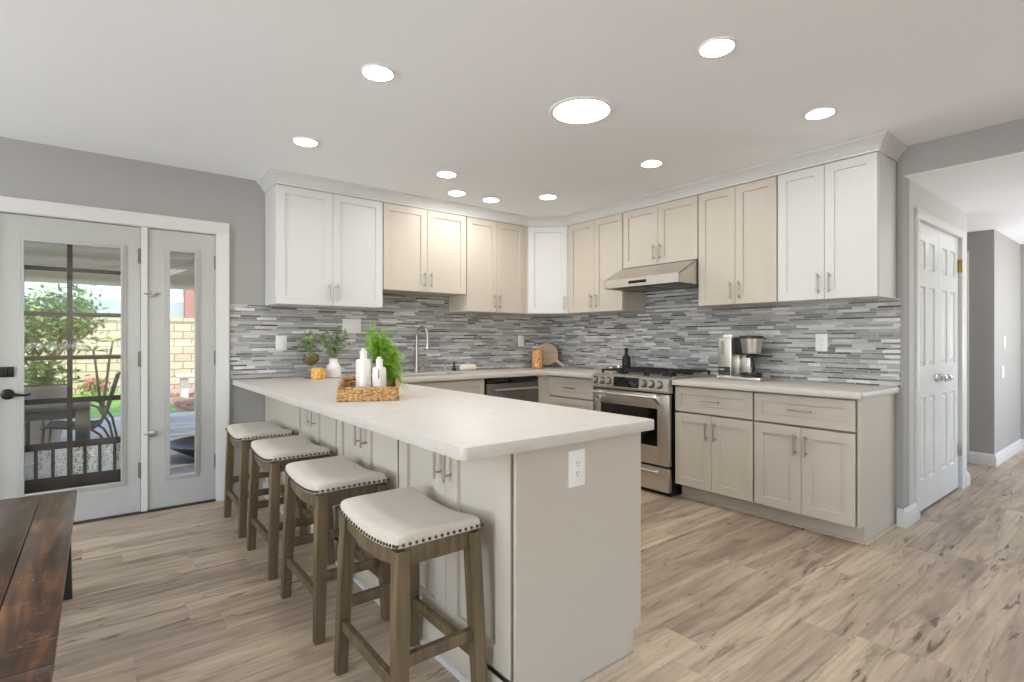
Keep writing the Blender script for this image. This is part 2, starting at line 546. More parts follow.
def leafmat(name, c1, c2, scale=14):
    m, nt, b = new_mat(name)
    tc = N(nt, 'ShaderNodeTexCoord')
    nz = N(nt, 'ShaderNodeTexNoise')
    nz.inputs['Scale'].default_value = scale
    nt.links.new(tc.outputs['Object'], nz.inputs['Vector'])
    rp = ramp(nt, [(0.3, lin(c1)), (0.7, lin(c2))])
    nt.links.new(nz.outputs['Fac'], rp.inputs[0])
    nt.links.new(rp.outputs[0], b.inputs['Base Color'])
    b.inputs['Roughness'].default_value = 0.5
    b.inputs['Subsurface Weight'].default_value = 0.0
    return m
FERN = leafmat('fern_green', (110, 164, 36), (178, 214, 84), 30)
EUCA = leafmat('eucalyptus_green', (122, 142, 102), (170, 182, 136), 30)
TREEL = leafmat('citrus_leaf_green', (98, 128, 60), (168, 186, 106), 5)
PLUME = leafmat('plumeria_leaf_green', (140, 158, 70), (186, 192, 110), 5)
GRASS = leafmat('lawn_green', (96, 150, 40), (150, 196, 76), 3)
MOSS = leafmat('moss_and_stone', (72, 64, 34), (136, 112, 66), 40)
PINKF = leafmat('pink_flower', (186, 96, 96), (216, 140, 128), 20)

def amber():
    m, nt, b = new_mat('amber_wax')
    tc = N(nt, 'ShaderNodeTexCoord')
    vo = N(nt, 'ShaderNodeTexVoronoi')
    vo.inputs['Scale'].default_value = 42
    nt.links.new(tc.outputs['Object'], vo.inputs['Vector'])
    rp = ramp(nt, [(0.0, lin((250, 214, 132))), (0.5, lin((232, 172, 80))), (1.0, lin((206, 136, 60)))])
    nt.links.new(vo.outputs['Distance'], rp.inputs[0])
    nt.links.new(rp.outputs[0], b.inputs['Base Color'])
    b.inputs['Roughness'].default_value = 0.4
    return m
AMBER = amber()

def pasta():
    m, nt, b = new_mat('dry_pasta')
    tc = N(nt, 'ShaderNodeTexCoord')
    vo = N(nt, 'ShaderNodeTexVoronoi')
    vo.inputs['Scale'].default_value = 60
    nt.links.new(tc.outputs['Object'], vo.inputs['Vector'])
    rp = ramp(nt, [(0.0, lin((238, 200, 120))), (0.35, lin((228, 180, 112))), (0.65, lin((206, 134, 86))), (1.0, lin((120, 62, 44)))])
    nt.links.new(vo.outputs['Distance'], rp.inputs[0])
    nt.links.new(rp.outputs[0], b.inputs['Base Color'])
    b.inputs['Roughness'].default_value = 0.7
    return m
PASTA = pasta()

def block_wall():
    m, nt, b = new_mat('tan_concrete_block')
    geo = N(nt, 'ShaderNodeNewGeometry')
    sep = N(nt, 'ShaderNodeSeparateXYZ')
    nt.links.new(geo.outputs['Position'], sep.inputs[0])
    cv = N(nt, 'ShaderNodeCombineXYZ')
    nt.links.new(sep.outputs[0], cv.inputs[0])
    nt.links.new(sep.outputs[2], cv.inputs[1])
    br = N(nt, 'ShaderNodeTexBrick')
    br.offset = 0.5
    br.inputs['Color1'].default_value = lin((206, 188, 158))
    br.inputs['Color2'].default_value = lin((190, 170, 140))
    br.inputs['Mortar'].default_value = lin((142, 124, 100))
    br.inputs['Scale'].default_value = 1.0
    br.inputs['Mortar Size'].default_value = 0.012
    br.inputs['Brick Width'].default_value = 0.41
    br.inputs['Row Height'].default_value = 0.205
    nt.links.new(cv.outputs[0], br.inputs['Vector'])
    nt.links.new(br.outputs['Color'], b.inputs['Base Color'])
    b.inputs['Roughness'].default_value = 0.9
    bp = N(nt, 'ShaderNodeBump')
    bp.inputs['Strength'].default_value = 0.5
    bp.inputs['Distance'].default_value = 0.01
    bp.invert = True
    nt.links.new(br.outputs['Fac'], bp.inputs['Height'])
    nt.links.new(bp.outputs[0], b.inputs['Normal'])
    return m
BLOCK = block_wall()
CONCRETE = simple('patio_concrete', (198, 186, 172), 0.85, var=0.08, scale=3, bump=0.2)
CURB = simple('pale_curb_concrete', (214, 206, 196), 0.85, var=0.05)
GRAVEL = simple('red_brown_mulch', (186, 150, 130), 0.95, var=0.35, scale=30, bump=0.8, bscale=25)
STUCCO = simple('white_stucco', (224, 226, 230), 0.9, var=0.02)
STUCCOG = simple('grey_green_stucco', (172, 182, 180), 0.9, var=0.03)
ROOFT = simple('brown_roof_shingle', (150, 120, 104), 0.9, var=0.15, scale=20)
PATIOMETAL = simple('taupe_patio_frame', (112, 102, 92), 0.5, 0.1)
SLING = simple('grey_sling_mesh', (134, 126, 118), 0.8, var=0.06, scale=60)
POTM = simple('weathered_clay_pot', (176, 160, 142), 0.85, var=0.1, scale=8)
SCREENM = simple('bronze_screen_frame', (66, 54, 46), 0.5, 0.3)

def perforated():
    m, nt, b = new_mat('perforated_lattice_metal')
    geo = N(nt, 'ShaderNodeNewGeometry')
    sep = N(nt, 'ShaderNodeSeparateXYZ')
    nt.links.new(geo.outputs['Position'], sep.inputs[0])
    vo = N(nt, 'ShaderNodeTexVoronoi', feature='DISTANCE_TO_EDGE')
    vo.inputs['Scale'].default_value = 72
    nt.links.new(geo.outputs['Position'], vo.inputs['Vector'])
    hole = math_node(nt, 'GREATER_THAN', vo.outputs['Distance'], 0.13)
    tr = N(nt, 'ShaderNodeBsdfTransparent')
    mx = N(nt, 'ShaderNodeMixShader')
    b.inputs['Base Color'].default_value = lin((214, 210, 206))
    b.inputs['Roughness'].default_value = 0.6
    nt.links.new(hole, mx.inputs[0])
    nt.links.new(b.outputs[0], mx.inputs[1])
    nt.links.new(tr.outputs[0], mx.inputs[2])
    nt.links.new(mx.outputs[0], nt.nodes['Material Output'].inputs[0])
    return m
PERF = perforated()

# ------------------------------------------------------------------ mesh builder
class MB:
    def __init__(self):
        self.bm = bmesh.new()

    def box(self, x0, x1, y0, y1, z0, z1, bev=0.0, seg=2, M=None):
        r = bmesh.ops.create_cube(self.bm, size=1.0)
        vs = r['verts']
        for v in vs:
            v.co = Vector((x0 + (v.co.x + 0.5) * (x1 - x0), y0 + (v.co.y + 0.5) * (y1 - y0), z0 + (v.co.z + 0.5) * (z1 - z0)))
        if bev > 0:
            es = set(e for v in vs for e in v.link_edges)
            rr = bmesh.ops.bevel(self.bm, geom=list(es), offset=bev, segments=seg, affect='EDGES', profile=0.5)
            vs = list(set(vs_ for f in rr['faces'] for vs_ in f.verts) | set(v for v in vs if v.is_valid))
        if M is not None:
            for v in vs:
                v.co = M @ v.co
        return self

    def ring(self, pts):
        return [self.bm.verts.new(p) for p in pts]

    def bridge(self, a, b, closed=True):
        n = len(a)
        for i in range(n if closed else n - 1):
            j = (i + 1) % n
            try:
                self.bm.faces.new((a[i], a[j], b[j], b[i]))
            except ValueError:
                pass

    def cap(self, a, flip=False):
        try:
            self.bm.faces.new(list(reversed(a)) if flip else a)
        except ValueError:
            pass

    def tube(self, pts, r, n=10, caps=True, closed=False):
        pts = [Vector(p) for p in pts]
        m = len(pts)
        rs = r if isinstance(r, (list, tuple)) else [r] * m
        tang = []
        for i in range(m):
            if closed:
                t = pts[(i + 1) % m] - pts[i - 1]
            else:
                t = pts[min(i + 1, m - 1)] - pts[max(i - 1, 0)]
            tang.append(t.normalized())
        up = Vector((0, 0, 1)) if abs(tang[0].z) < 0.9 else Vector((1, 0, 0))
        nx = tang[0].cross(up).normalized()
        rings = []
        for i in range(m):
            nx = (nx - tang[i] * nx.dot(tang[i])).normalized()
            ny = tang[i].cross(nx)
            rings.append(self.ring([pts[i] + (nx * math.cos(2 * PI * k / n) + ny * math.sin(2 * PI * k / n)) * rs[i] for k in range(n)]))
        for i in range(m - 1):
            self.bridge(rings[i], rings[i + 1])
        if closed:
            self.bridge(rings[-1], rings[0])
        elif caps:
            self.cap(rings[0], True)
            self.cap(rings[-1])
        return self

    def cyl(self, p0, p1, r0, r1=None, n=16):
        return self.tube([p0, p1], [r0, r0 if r1 is None else r1], n)

    def lathe(self, prof, c=(0, 0, 0), n=28, capb=True, capt=True, sq=None):
        c = Vector(c)
        rings = []
        for (r, z) in prof:
            ps = []
            for k in range(n):
                a = 2 * PI * k / n
                x, y = math.cos(a), math.sin(a)
                if sq:
                    x = math.copysign(abs(x) ** sq, x)
                    y = math.copysign(abs(y) ** sq, y)
                ps.append(c + Vector((r * x, r * y, z)))
            rings.append(self.ring(ps))
        for i in range(len(rings) - 1):
            self.bridge(rings[i], rings[i + 1])
        if capb:
            self.cap(rings[0], True)
        if capt:
            self.cap(rings[-1])
        return self

    def prism(self, poly, axis, a, b):
        """poly: 2-D outline in the two other axes (in xyz order); extruded from a to b along axis."""
        def P(u, v, w):
            return {'x': (w, u, v), 'y': (u, w, v), 'z': (u, v, w)}[axis]
        r0 = self.ring([P(u, v, a) for u, v in poly])
        r1 = self.ring([P(u, v, b) for u, v in poly])
        self.bridge(r0, r1)
        self.cap(r0, True)
        self.cap(r1)
        return self

    def loft(self, rects):
        """rects: list of rings of points, joined and capped."""
        rs = [self.ring(r) for r in rects]
        for i in range(len(rs) - 1):
            self.bridge(rs[i], rs[i + 1])
        self.cap(rs[0], True)
        self.cap(rs[-1])
        return self

    def sphere(self, c, r, u=10, v=6, s=(1, 1, 1)):
        M = Matrix.Translation(Vector(c)) @ Matrix.Diagonal((s[0] * r, s[1] * r, s[2] * r, 1))
        bmesh.ops.create_uvsphere(self.bm, u_segments=u, v_segments=v, radius=1.0, matrix=M)
        return self

    def shaker(self, x0, x1, z0, z1, yf, th=0.02, st=0.06, rec=0.011, ch=0.0015):
        """A door or drawer front facing -y with a recessed flat panel."""
        def rect(i, y):
            return [(x0 + i, y, z0 + i), (x1 - i, y, z0 + i), (x1 - i, y, z1 - i), (x0 + i, y, z1 - i)]
        seq = [rect(0, yf + th), rect(0, yf + ch), rect(ch, yf)]
        if st > 0:
            seq += [rect(st, yf), rect(st + 0.0015, yf + rec)]
        rs = [self.ring(p) for p in seq]
        for a, b in zip(rs, rs[1:]):
            self.bridge(a, b)
        self.cap(rs[0], True)
        self.cap(rs[-1])
        return self

    def quadleaf(self, p, d, n, ln, w, bend=0.0):
        """A small pointed leaf from p along d, with face normal n."""
        d = d.normalized()
        s = d.cross(n).normalized()
        a = self.bm.verts.new(p)
        m1 = self.bm.verts.new(p + d * ln * 0.45 + s * w * 0.5 + n * bend * ln * 0.3)
        m2 = self.bm.verts.new(p + d * ln * 0.45 - s * w * 0.5 + n * bend * ln * 0.3)
        t = self.bm.verts.new(p + d * ln)
        self.bm.faces.new((a, m1, t, m2))

    def molding(self, path, prof, side=1, closed=False):
        """Sweep an open profile [(out, z)...] along a plan path with mitred corners; the profile is closed against the path."""
        P = [Vector((p[0], p[1])) for p in path]
        m = len(P)
        offs = []
        for i in range(m):
            def nrm(a, b):
                d = (b - a).normalized()
                return Vector((d.y, -d.x)) * side
            if i == 0:
                o = nrm(P[0], P[1])
            elif i == m - 1:
                o = nrm(P[-2], P[-1])
            else:
                n1, n2 = nrm(P[i - 1], P[i]), nrm(P[i], P[i + 1])
                o = (n1 + n2) / (1 + n1.dot(n2))
            offs.append(o)
        rings = []
        for i in range(m):
            rings.append(self.ring([(P[i].x + offs[i].x * u, P[i].y + offs[i].y * u, z) for u, z in prof]))
        for i in range(m - 1):
            self.bridge(rings[i], rings[i + 1])
        self.cap(rings[0], True)
        self.cap(rings[-1])
        return self

def obj(name, mb, mat, parent=None, smooth=True, angle=35):
    bm = mb.bm
    bmesh.ops.recalc_face_normals(bm, faces=bm.faces[:])
    me = bpy.data.meshes.new(name)
    bm.to_mesh(me)
    bm.free()
    me.materials.append(mat)
    if smooth:
        for p in me.polygons:
            p.use_smooth = True
        me.set_sharp_from_angle(angle=R(angle))
    o = bpy.data.objects.new(name, me)
    COL.objects.link(o)
    if parent is not None:
        o.parent = parent
    return o

def thing(name, label, cat, loc=(0, 0, 0), rotz=0.0, group=None):
    o = bpy.data.objects.new(name, None)
    o.empty_display_size = 0.1
    COL.objects.link(o)
    o.location = loc
    o.rotation_euler = (0, 0, rotz)
    o['label'] = label
    o['category'] = cat
    if group:
        o['group'] = group
    return o

def tag(o, label, cat, group=None):
    o['label'] = label
    o['category'] = cat
    if group:
        o['group'] = group
    return o

def struct(name, mb, mat, parent=None, smooth=True):
    o = obj(name, mb, mat, parent, smooth)
    if parent is None:
        o['kind'] = 'structure'
    return o

def struct_root(name, loc=(0, 0, 0), rotz=0.0):
    o = bpy.data.objects.new(name, None)
    COL.objects.link(o)
    o.location = loc
    o.rotation_euler = (0, 0, rotz)
    o['kind'] = 'structure'
    return o

def dup(root, loc, rotz=None, label=None, group=None):
    r = root.copy()
    COL.objects.link(r)
    r.location = loc
    if rotz is not None:
        r.rotation_euler = (0, 0, rotz)
    if label:
        r['label'] = label
    if group:
        r['group'] = group
    for ch in list(root.children):
        c = ch.copy()
        COL.objects.link(c)
        c.parent = r
        for g in ch.children:
            d = g.copy()
            COL.objects.link(d)
            d.parent = c
    return r

RB = -PI / 2          # rotation of things that face -x (on the range wall)

# ------------------------------------------------------------------ room shell
CZ = 2.445            # kitchen ceiling
HZ = 2.258            # hall ceiling / header
struct('floor', MB().box(-9.0, 4.2, -8.6, 0.10, -0.05, 0.0), FLOOR, smooth=False)
struct('ceiling', MB().box(-9.0, 0.12, -8.6, 0.14, CZ, CZ + 0.12), WHITE_CEIL, smooth=False)
struct('ceiling_hall', MB().box(0.002, 4.2, -5.7, 0.14, HZ - 0.003, HZ), WHITE_CEIL, smooth=False)

# wall with the garden doors (opening from -4.62 to -3.378)
w = MB()
w.box(-3.35, 2.75, 0.0, 0.14, 0, CZ)
w.box(-9.0, -4.62, 0.0, 0.14, 0, CZ)
w.box(-4.62, -3.35, 0.0, 0.14, 2.02, CZ)
struct('wall_back', w, WALL, smooth=False)
# range wall, with the opening and header to the hall
w = MB()
w.box(0.0, 0.12, -3.35, 0.0, 0, HZ - 0.003)
w.box(0.0, 0.12, -3.35, 0.0, HZ, CZ)
w.box(0.0, 0.002, -3.35, 0.0, HZ - 0.003, HZ)
w.box(0.0, 0.12, -8.6, -5.6, 0, CZ)
w.box(0.0, 0.12, -5.6, -3.35, HZ, CZ)
struct('wall_right', w, WALL, smooth=False)
# closet wall in the hall with its double-door opening
w = MB()
w.box(0.12, 0.285, -3.35, -3.25, 0, HZ)
w.box(1.425, 1.607, -3.35, -3.25, 0, HZ)
w.box(0.285, 1.425, -3.35, -3.25, 2.035, HZ)
w.box(1.507, 1.607, -3.25, -0.0, 0, HZ)
struct('wall_closet', w, simple('pale_hall_wall_paint', (200, 199, 196), 0.7, var=0.01), smooth=False)
w = MB()
w.box(2.63, 2.75, -3.35, 0.0, 0, HZ)
w.box(2.75, 3.95, -3.35, -3.23, 0, HZ)
struct('wall_hall', w, WALL, smooth=False)
w = MB()
w.box(3.92, 4.05, -5.7, -3.35, 0, HZ)
w.box(0.12, 1.9, -5.7, -5.6, 0, HZ)
struct('wall_far', w, WALL, smooth=False)
# unseen sides of the living area, with window openings
w = MB()
w.box(-9.1, -5.3, -8.6, -8.5, 0, CZ)
w.box(-1.9, 0.0, -8.6, -8.5, 0, CZ)
w.box(-5.3, -1.9, -8.6, -8.5, 0, 0.3)
w.box(-5.3, -1.9, -8.6, -8.5, 2.35, CZ)
struct('wall_front', w, WALL, smooth=False)
w = MB()
w.box(-9.1, -9.0, -8.6, -4.7, 0, CZ)
w.box(-9.1, -9.0, -1.3, 0.14, 0, CZ)
w.box(-9.1, -9.0, -4.7, -1.3, 0, 0.3)
w.box(-9.1, -9.0, -4.7, -1.3, 2.35, CZ)
struct('wall_left', w, WALL, smooth=False)

# backsplash tile
w = MB()
w.box(-3.288, -2.2, -0.008, -0.0005, 0.901, 1.4745)
w.box(-2.2, -1.37, -0.008, -0.0005, 0.901, 1.63)
w.box(-1.37, -0.008, -0.008, -0.0005, 0.901, 1.4745)
w.box(-0.008, -0.0005, -1.3224, -0.008, 0.901, 1.4745)
w.box(-0.008, -0.0005, -2.0843, -1.3224, 0.901, 1.85)
w.box(-0.008, -0.0005, -3.335, -2.0843, 0.901, 1.4745)
struct('backsplash', w, MOSAIC, smooth=False)

# crown moulding over the wall cabinets
UA = 0.3334
pA, pB, pC, pD = (-3.0455, -UA), (-0.6305, -UA), (-UA, -0.6234), (-UA, -3.3155)
crown_prof = [(-0.02, 2.357), (0.004, 2.357), (0.006, 2.372), (0.012, 2.376), (0.018, 2.392), (0.034, 2.412), (0.052, 2.428), (0.060, 2.432), (0.060, CZ - 0.001), (-0.02, CZ - 0.001)]
struct('trim_crown', MB().molding([(-3.0455, -0.001), pA, pB, pC, pD, (-0.001, -3.3155)], crown_prof, 1), CABW)

# baseboards in the hall
base_prof = [(0.0, 0.0), (0.018, 0.0), (0.018, 0.075), (0.015, 0.080), (0.015, 0.092), (0.009, 0.100), (0.006, 0.112), (0.0, 0.115)]
struct('baseboard_right', MB().molding([(0.0, -3.318), (0.0, -3.35), (0.235, -3.35)], base_prof, 1), TRIM)
struct('baseboard_closet', MB().molding([(1.505, -3.35), (1.607, -3.35), (1.607, -0.01)], base_prof, 1), TRIM)
struct('baseboard_hall', MB().molding([(2.63, -3.165), (2.63, -3.35), (3.92, -3.35), (3.92, -5.6)], base_prof, 1), TRIM)

# ------------------------------------------------------------------ garden door and sidelight
def glazed_door(name, x0, x1, gx0, gx1, gz0, gz1, z0=0.014, z1=1.983, yf=0.012, yb=0.052):
    d = struct_root(name, ((x0 + x1) / 2, 0, 0))
    ox = -(x0 + x1) / 2
    m = MB()
    e = 0.006
    m.box(x0 + ox, gx0 + ox - e, yf, yb, z0, z1)
    m.box(gx1 + ox + e, x1 + ox, yf, yb, z0, z1)
    m.box(gx0 + ox - e, gx1 + ox + e, yf, yb, z0, gz0 - e)
    m.box(gx0 + ox - e, gx1 + ox + e, yf, yb, gz1 + e, z1)
    obj('slab', m, DOORX, d, smooth=False)
    # raised glazing bead
    m = MB()
    for (i0, i1, y) in ((-0.030, -0.006, yf - 0.008), (-0.012, 0.001, yf - 0.014)):
        m.box(gx0 + ox + i0, gx0 + ox + i1, y, yf + 0.006, gz0 + i0, gz1 - i0, 0.003)
        m.box(gx1 + ox - i1, gx1 + ox - i0, y, yf + 0.006, gz0 + i0, gz1 - i0, 0.003)
        m.box(gx0 + ox + i1 - 0.003, gx1 + ox - i1 + 0.003, y + 0.0004, yf + 0.006, gz0 + i0, gz0 + i1, 0.003)
        m.box(gx0 + ox + i1 - 0.003, gx1 + ox - i1 + 0.003, y + 0.0004, yf + 0.006, gz1 - i1, gz1 - i0, 0.003)
    obj('glazing_bead', m, DOORX, d)
    obj('glass_pane', MB().box(gx0 + ox - 0.005, gx1 + ox + 0.005, 0.029, 0.035, gz0 - 0.005, gz1 + 0.005), GLASS, d, smooth=False)
    return d, ox

d1, ox1 = glazed_door('door_1', -4.575, -3.845, -4.437, -3.952, 0.238, 1.824)
d2, ox2 = glazed_door('door_2', -3.798, -3.380, -3.671, -3.517, 0.232, 1.838)

def hinge(parent, x, z, y=0.006, mat=NICKEL, h=0.1):
    m = MB()
    m.cyl((x, y, z - h / 2), (x, y, z + h / 2), 0.0075, n=10)
    m.sphere((x, y, z + h / 2), 0.0075)
    m.sphere((x, y, z - h / 2), 0.0075)
    m.box(x - 0.014, x + 0.014, y + 0.002, y + 0.008, z - h / 2, z + h / 2)
    return obj('hinge', m, mat, parent)
for z in (1.785, 1.07, 0.30):
    hinge(d1, -3.8435 + ox1, z, mat=HINGEM)
for z in (1.78, 1.07, 0.30):
    hinge(d2, -3.379 + ox2, z, mat=HINGEM)

# lever handle and square deadbolt plate
m = MB()
m.lathe([(0.033, 0), (0.033, 0.006), (0.028, 0.010), (0.014, 0.012), (0.012, 0.045)], n=24)
M = Matrix.Translation((-4.513 + ox1, 0.012, 0.868)) @ Matrix.Rotation(R(90), 4, 'X')
bmesh.ops.transform(m.bm, matrix=M, verts=m.bm.verts[:])
m.tube([(-4.513 + ox1, -0.036, 0.868), (-4.49 + ox1, -0.040, 0.870), (-4.455 + ox1, -0.040, 0.862), (-4.425 + ox1, -0.036, 0.860), (-4.405 + ox1, -0.034, 0.868)], [0.011, 0.010, 0.008, 0.007, 0.006], 10)
obj('lever_handle', m, BLACKM, d1)
m = MB().box(-4.548 + ox1, -4.484 + ox1, 0.0, 0.013, 0.974, 1.038, 0.004)
m.box(-4.521 + ox1, -4.511 + ox1, -0.02, 0.002, 0.985, 1.027, 0.003)
obj('deadbolt', m, BLACKM, d1)
for z in (1.525, 0.545):
    m = MB()
    m.box(-3.800 + ox2, -3.756 + ox2, 0.004, 0.013, z - 0.02, z + 0.02, 0.002)
    m.cyl((-3.824 + ox2, 0.0, z), (-3.745 + ox2, 0.0, z), 0.005, n=10)
    m.sphere((-3.745 + ox2, 0.0, z), 0.008)
    m.cyl((-3.77 + ox2, 0.0, z), (-3.77 + ox2, -0.016, z), 0.004, n=8)
    obj('slide_bolt', m, NICKEL, d2)

# door frame, mullion and casing
m = MB()
m.box(-3.842, -3.802, 0.0, 0.13, 0.0, 1.99)
m.box(-4.62, -4.578, 0.0, 0.13, 0.0, 1.99)
m.box(-3.377, -3.35, 0.004, 0.13, 0.0, 1.99)
m.box(-4.62, -3.35, 0.004, 0.13, 1.988, 2.02)
m.box(-3.853, -3.792, 0.053, 0.12, 0.0, 1.99)
struct('trim_doorframe', m, TRIM, smooth=False)
m = MB()
cas = [(0.0, 0.0), (0.0, -0.012), (0.012, -0.016), (0.055, -0.018), (0.070, -0.024), (0.088, -0.024), (0.088, 0.0)]
m.prism([(-3.384 + u, v) for u, v in cas], 'z', 0.0, 2.0)
m.prism([(-4.578 - u, v) for u, v in cas], 'z', 0.0, 2.0)
m.prism([(v, 1.992 + u) for u, v in cas], 'x', -4.666, -3.296)
struct('trim_doorcasing', m, TRIM)
struct('trim_threshold', MB().box(-4.578, -3.380, -0.01, 0.13, 0.0005, 0.012, 0.003), SCREENM)

# ------------------------------------------------------------------ hall closet doors (moulded six-panel pair)
def panel_door(name, x0, x1, hinge_left):
    d = struct_root(name, ((x0 + x1) / 2, -3.362, 0))
    w_ = x1 - x0
    m = MB()
    z0, z1, yf = 0.012, 2.024, 0.028
    cols = [(-w_ / 2 + 0.095, -0.045), (0.045, w_ / 2 - 0.095)]
    rows = [(0.22, 0.80), (1.02, 1.58), (1.70, 1.90)]
    xs = [-w_ / 2, cols[0][0], cols[0][1], cols[1][0], cols[1][1], w_ / 2]
    zs = [z0] + [v for r_ in rows for v in r_] + [z1]
    for i in range(5):
        for j in range(len(zs) - 1):
            xa, xb, za, zb = xs[i], xs[i + 1], zs[j], zs[j + 1]
            if i in (1, 3) and j in (1, 3, 5):
                def rect(k, y):
                    return [(xa + k, y, za + k), (xb - k, y, za + k), (xb - k, y, zb - k), (xa + k, y, zb - k)]
                rs = [m.ring(p) for p in (rect(0, yf), rect(0.010, yf + 0.010), rect(0.020, yf + 0.010), rect(0.036, yf + 0.003))]
                for a, b in zip(rs, rs[1:]):
                    m.bridge(a, b)
                m.cap(rs[-1])
            else:
                m.cap(m.ring([(xa, yf, za), (xb, yf, za), (xb, yf, zb), (xa, yf, zb)]))
    bmesh.ops.remove_doubles(m.bm, verts=m.bm.verts[:], dist=1e-5)
    yb = yf + 0.036
    m.box(-w_ / 2, w_ / 2, yf + 0.0105, yb, z0, z1)
    fr_ = m.ring([(-w_ / 2, yf, z0), (w_ / 2, yf, z0), (w_ / 2, yf, z1), (-w_ / 2, yf, z1)])
    bk_ = m.ring([(-w_ / 2, yf + 0.011, z0), (w_ / 2, yf + 0.011, z0), (w_ / 2, yf + 0.011, z1), (-w_ / 2, yf + 0.011, z1)])
    m.bridge(fr_, bk_)
    o = obj('slab', m, DOORW, d, smooth=False)
    s = -1 if hinge_left else 1
    for z, mt in ((1.80, BRASS), (0.32, NICKEL)):
        mm = MB()
        xx = s * (w_ / 2 + 0.004)
        mm.box(xx - 0.022, xx + 0.014, 0.012, 0.027, z - 0.05, z + 0.05, 0.002)
        mm.cyl((xx, 0.010, z - 0.052), (xx, 0.010, z + 0.052), 0.008, n=10)
        obj('hinge', mm, mt, d)
    # round knob on a rose, near the meeting edge
    kx = -s * (w_ / 2 - 0.06)
    mm = MB()
    mm.lathe([(0.032, 0.0), (0.031, 0.006), (0.014, 0.010), (0.012, 0.030), (0.022, 0.036), (0.029, 0.046), (0.029, 0.056), (0.020, 0.064), (0.004, 0.066)], n=20)
    bmesh.ops.transform(mm.bm, matrix=Matrix.Translation((kx, 0.027, 0.925)) @ Matrix.Rotation(R(90), 4, 'X'), verts=mm.bm.verts[:])
    obj('knob', mm, CHROME, d)
    return d
panel_door('door_3', 0.302, 0.8535, True)
panel_door('door_4', 0.8565, 1.408, False)
m = MB()
m.prism([(0.298 - u, -3.35 + v) for u, v in [(0, 0), (0, -0.010), (0.012, -0.016), (0.045, -0.018), (0.062, -0.014), (0.066, 0)]], 'z', 0.0, 2.028)
m.prism([(1.412 + u, -3.35 + v) for u, v in [(0, 0), (0, -0.010), (0.012, -0.016), (0.062, -0.018), (0.090, -0.014), (0.094, 0)]], 'z', 0.0, 2.028)
m.prism([(-3.35 + v, 2.026 + u) for u, v in [(0, 0), (0, -0.010), (0.012, -0.016), (0.045, -0.018), (0.062, -0.014), (0.066, 0)]], 'x', 0.232, 1.506)
m.box(0.285, 0.300, -3.349, -3.25, 0, 2.03)
m.box(1.410, 1.425, -3.349, -3.25, 0, 2.03)
m.box(0.285, 1.425, -3.349, -3.25, 2.026, 2.034)
struct('trim_closetcasing', m, TRIM)
m = MB()
m.box(2.612, 2.629, -3.165, -3.09, 0, 2.07, 0.004)
m.box(2.612, 2.629, -3.09, -2.2, 2.0, 2.07, 0.004)
struct('trim_hallcasing', m, TRIM)

# ------------------------------------------------------------------ cabinets
def pull(parent, x, z, yf, vertical=True, L=0.13, mat=NICKEL):
    m = MB()
    s = 0.030
    if vertical:
        m.cyl((x, yf - s, z - L / 2), (x, yf - s, z + L / 2), 0.0055, n=12)
        for k in (-1, 1):
            m.cyl((x, yf, z + k * L * 0.36), (x, yf - s, z + k * L * 0.36), 0.0045, n=10)
    else:
        m.cyl((x - L / 2, yf - s, z), (x + L / 2, yf - s, z), 0.0055, n=12)
        for k in (-1, 1):
            m.cyl((x + k * L * 0.36, yf, z), (x + k * L * 0.36, yf - s, z), 0.0045, n=10)
    return obj('handle', m, mat, parent)

def upper(label, loc, rot, w, z0, z1, mat, group, fr=0.0):
    t = thing('wall_cabinet', label, 'cabinet', (loc[0], loc[1], z0), rot, group)
    h = z1 - z0
    D = UA
    obj('body', MB().box(0.001, w - 0.001, -(D - 0.021), -0.009, 0.0, h - 0.001, 0.001, 1), mat, t, smooth=False)
    g = 0.005
    wr = w - fr
    mid = wr / 2
    for k, (a, b) in enumerate(((g, mid - 0.0015), (mid + 0.0015, wr - g))):
        d = obj('door', MB().shaker(a, b, 0.001, h - 0.004, -D, st=0.058), mat, t, smooth=False)
        hx = b - 0.032 if k == 0 else a + 0.032
        pull(d, hx, 0.105, -D)
    if fr:
        obj('filler_strip', MB().box(wr, w - 0.001, -(D - 0.004), -(D - 0.02), 0.001, h - 0.004), mat, t, smooth=False)
    return t

ZB, ZT = 1.4704, 2.357
GU = 'wall cabinets around the kitchen corner'
upper('white double-door wall cabinet nearest the garden doors', (-3.0435, 0), 0, 0.8435, ZB, ZT, CABW, GU)
upper('short greige double-door wall cabinet above the faucet, beside the left white cabinet', (-2.2, 0), 0, 0.8301, 1.626, ZT, CABG, GU)
upper('tall greige double-door wall cabinet just left of the white corner cabinet', (-1.3699, 0), 0, 0.7394, ZB, ZT, CABG, GU, fr=0.045)
upper('tall greige double-door wall cabinet between white corner cabinet and range hood', (0, -0.6234), RB, 0.699, ZB, ZT, CABG, GU)
upper('short greige double-door wall cabinet directly above the range hood', (0, -1.3224), RB, 0.7619, 1.8454, ZT, CABG, GU)
upper('tall greige double-door wall cabinet right of the range hood', (0, -2.0843), RB, 0.6198, ZB, ZT, CABG, GU)
upper('white double-door wall cabinet at the right end, above the coffee maker', (0, -2.7041), RB, 0.6094, ZB, ZT, CABW, GU)

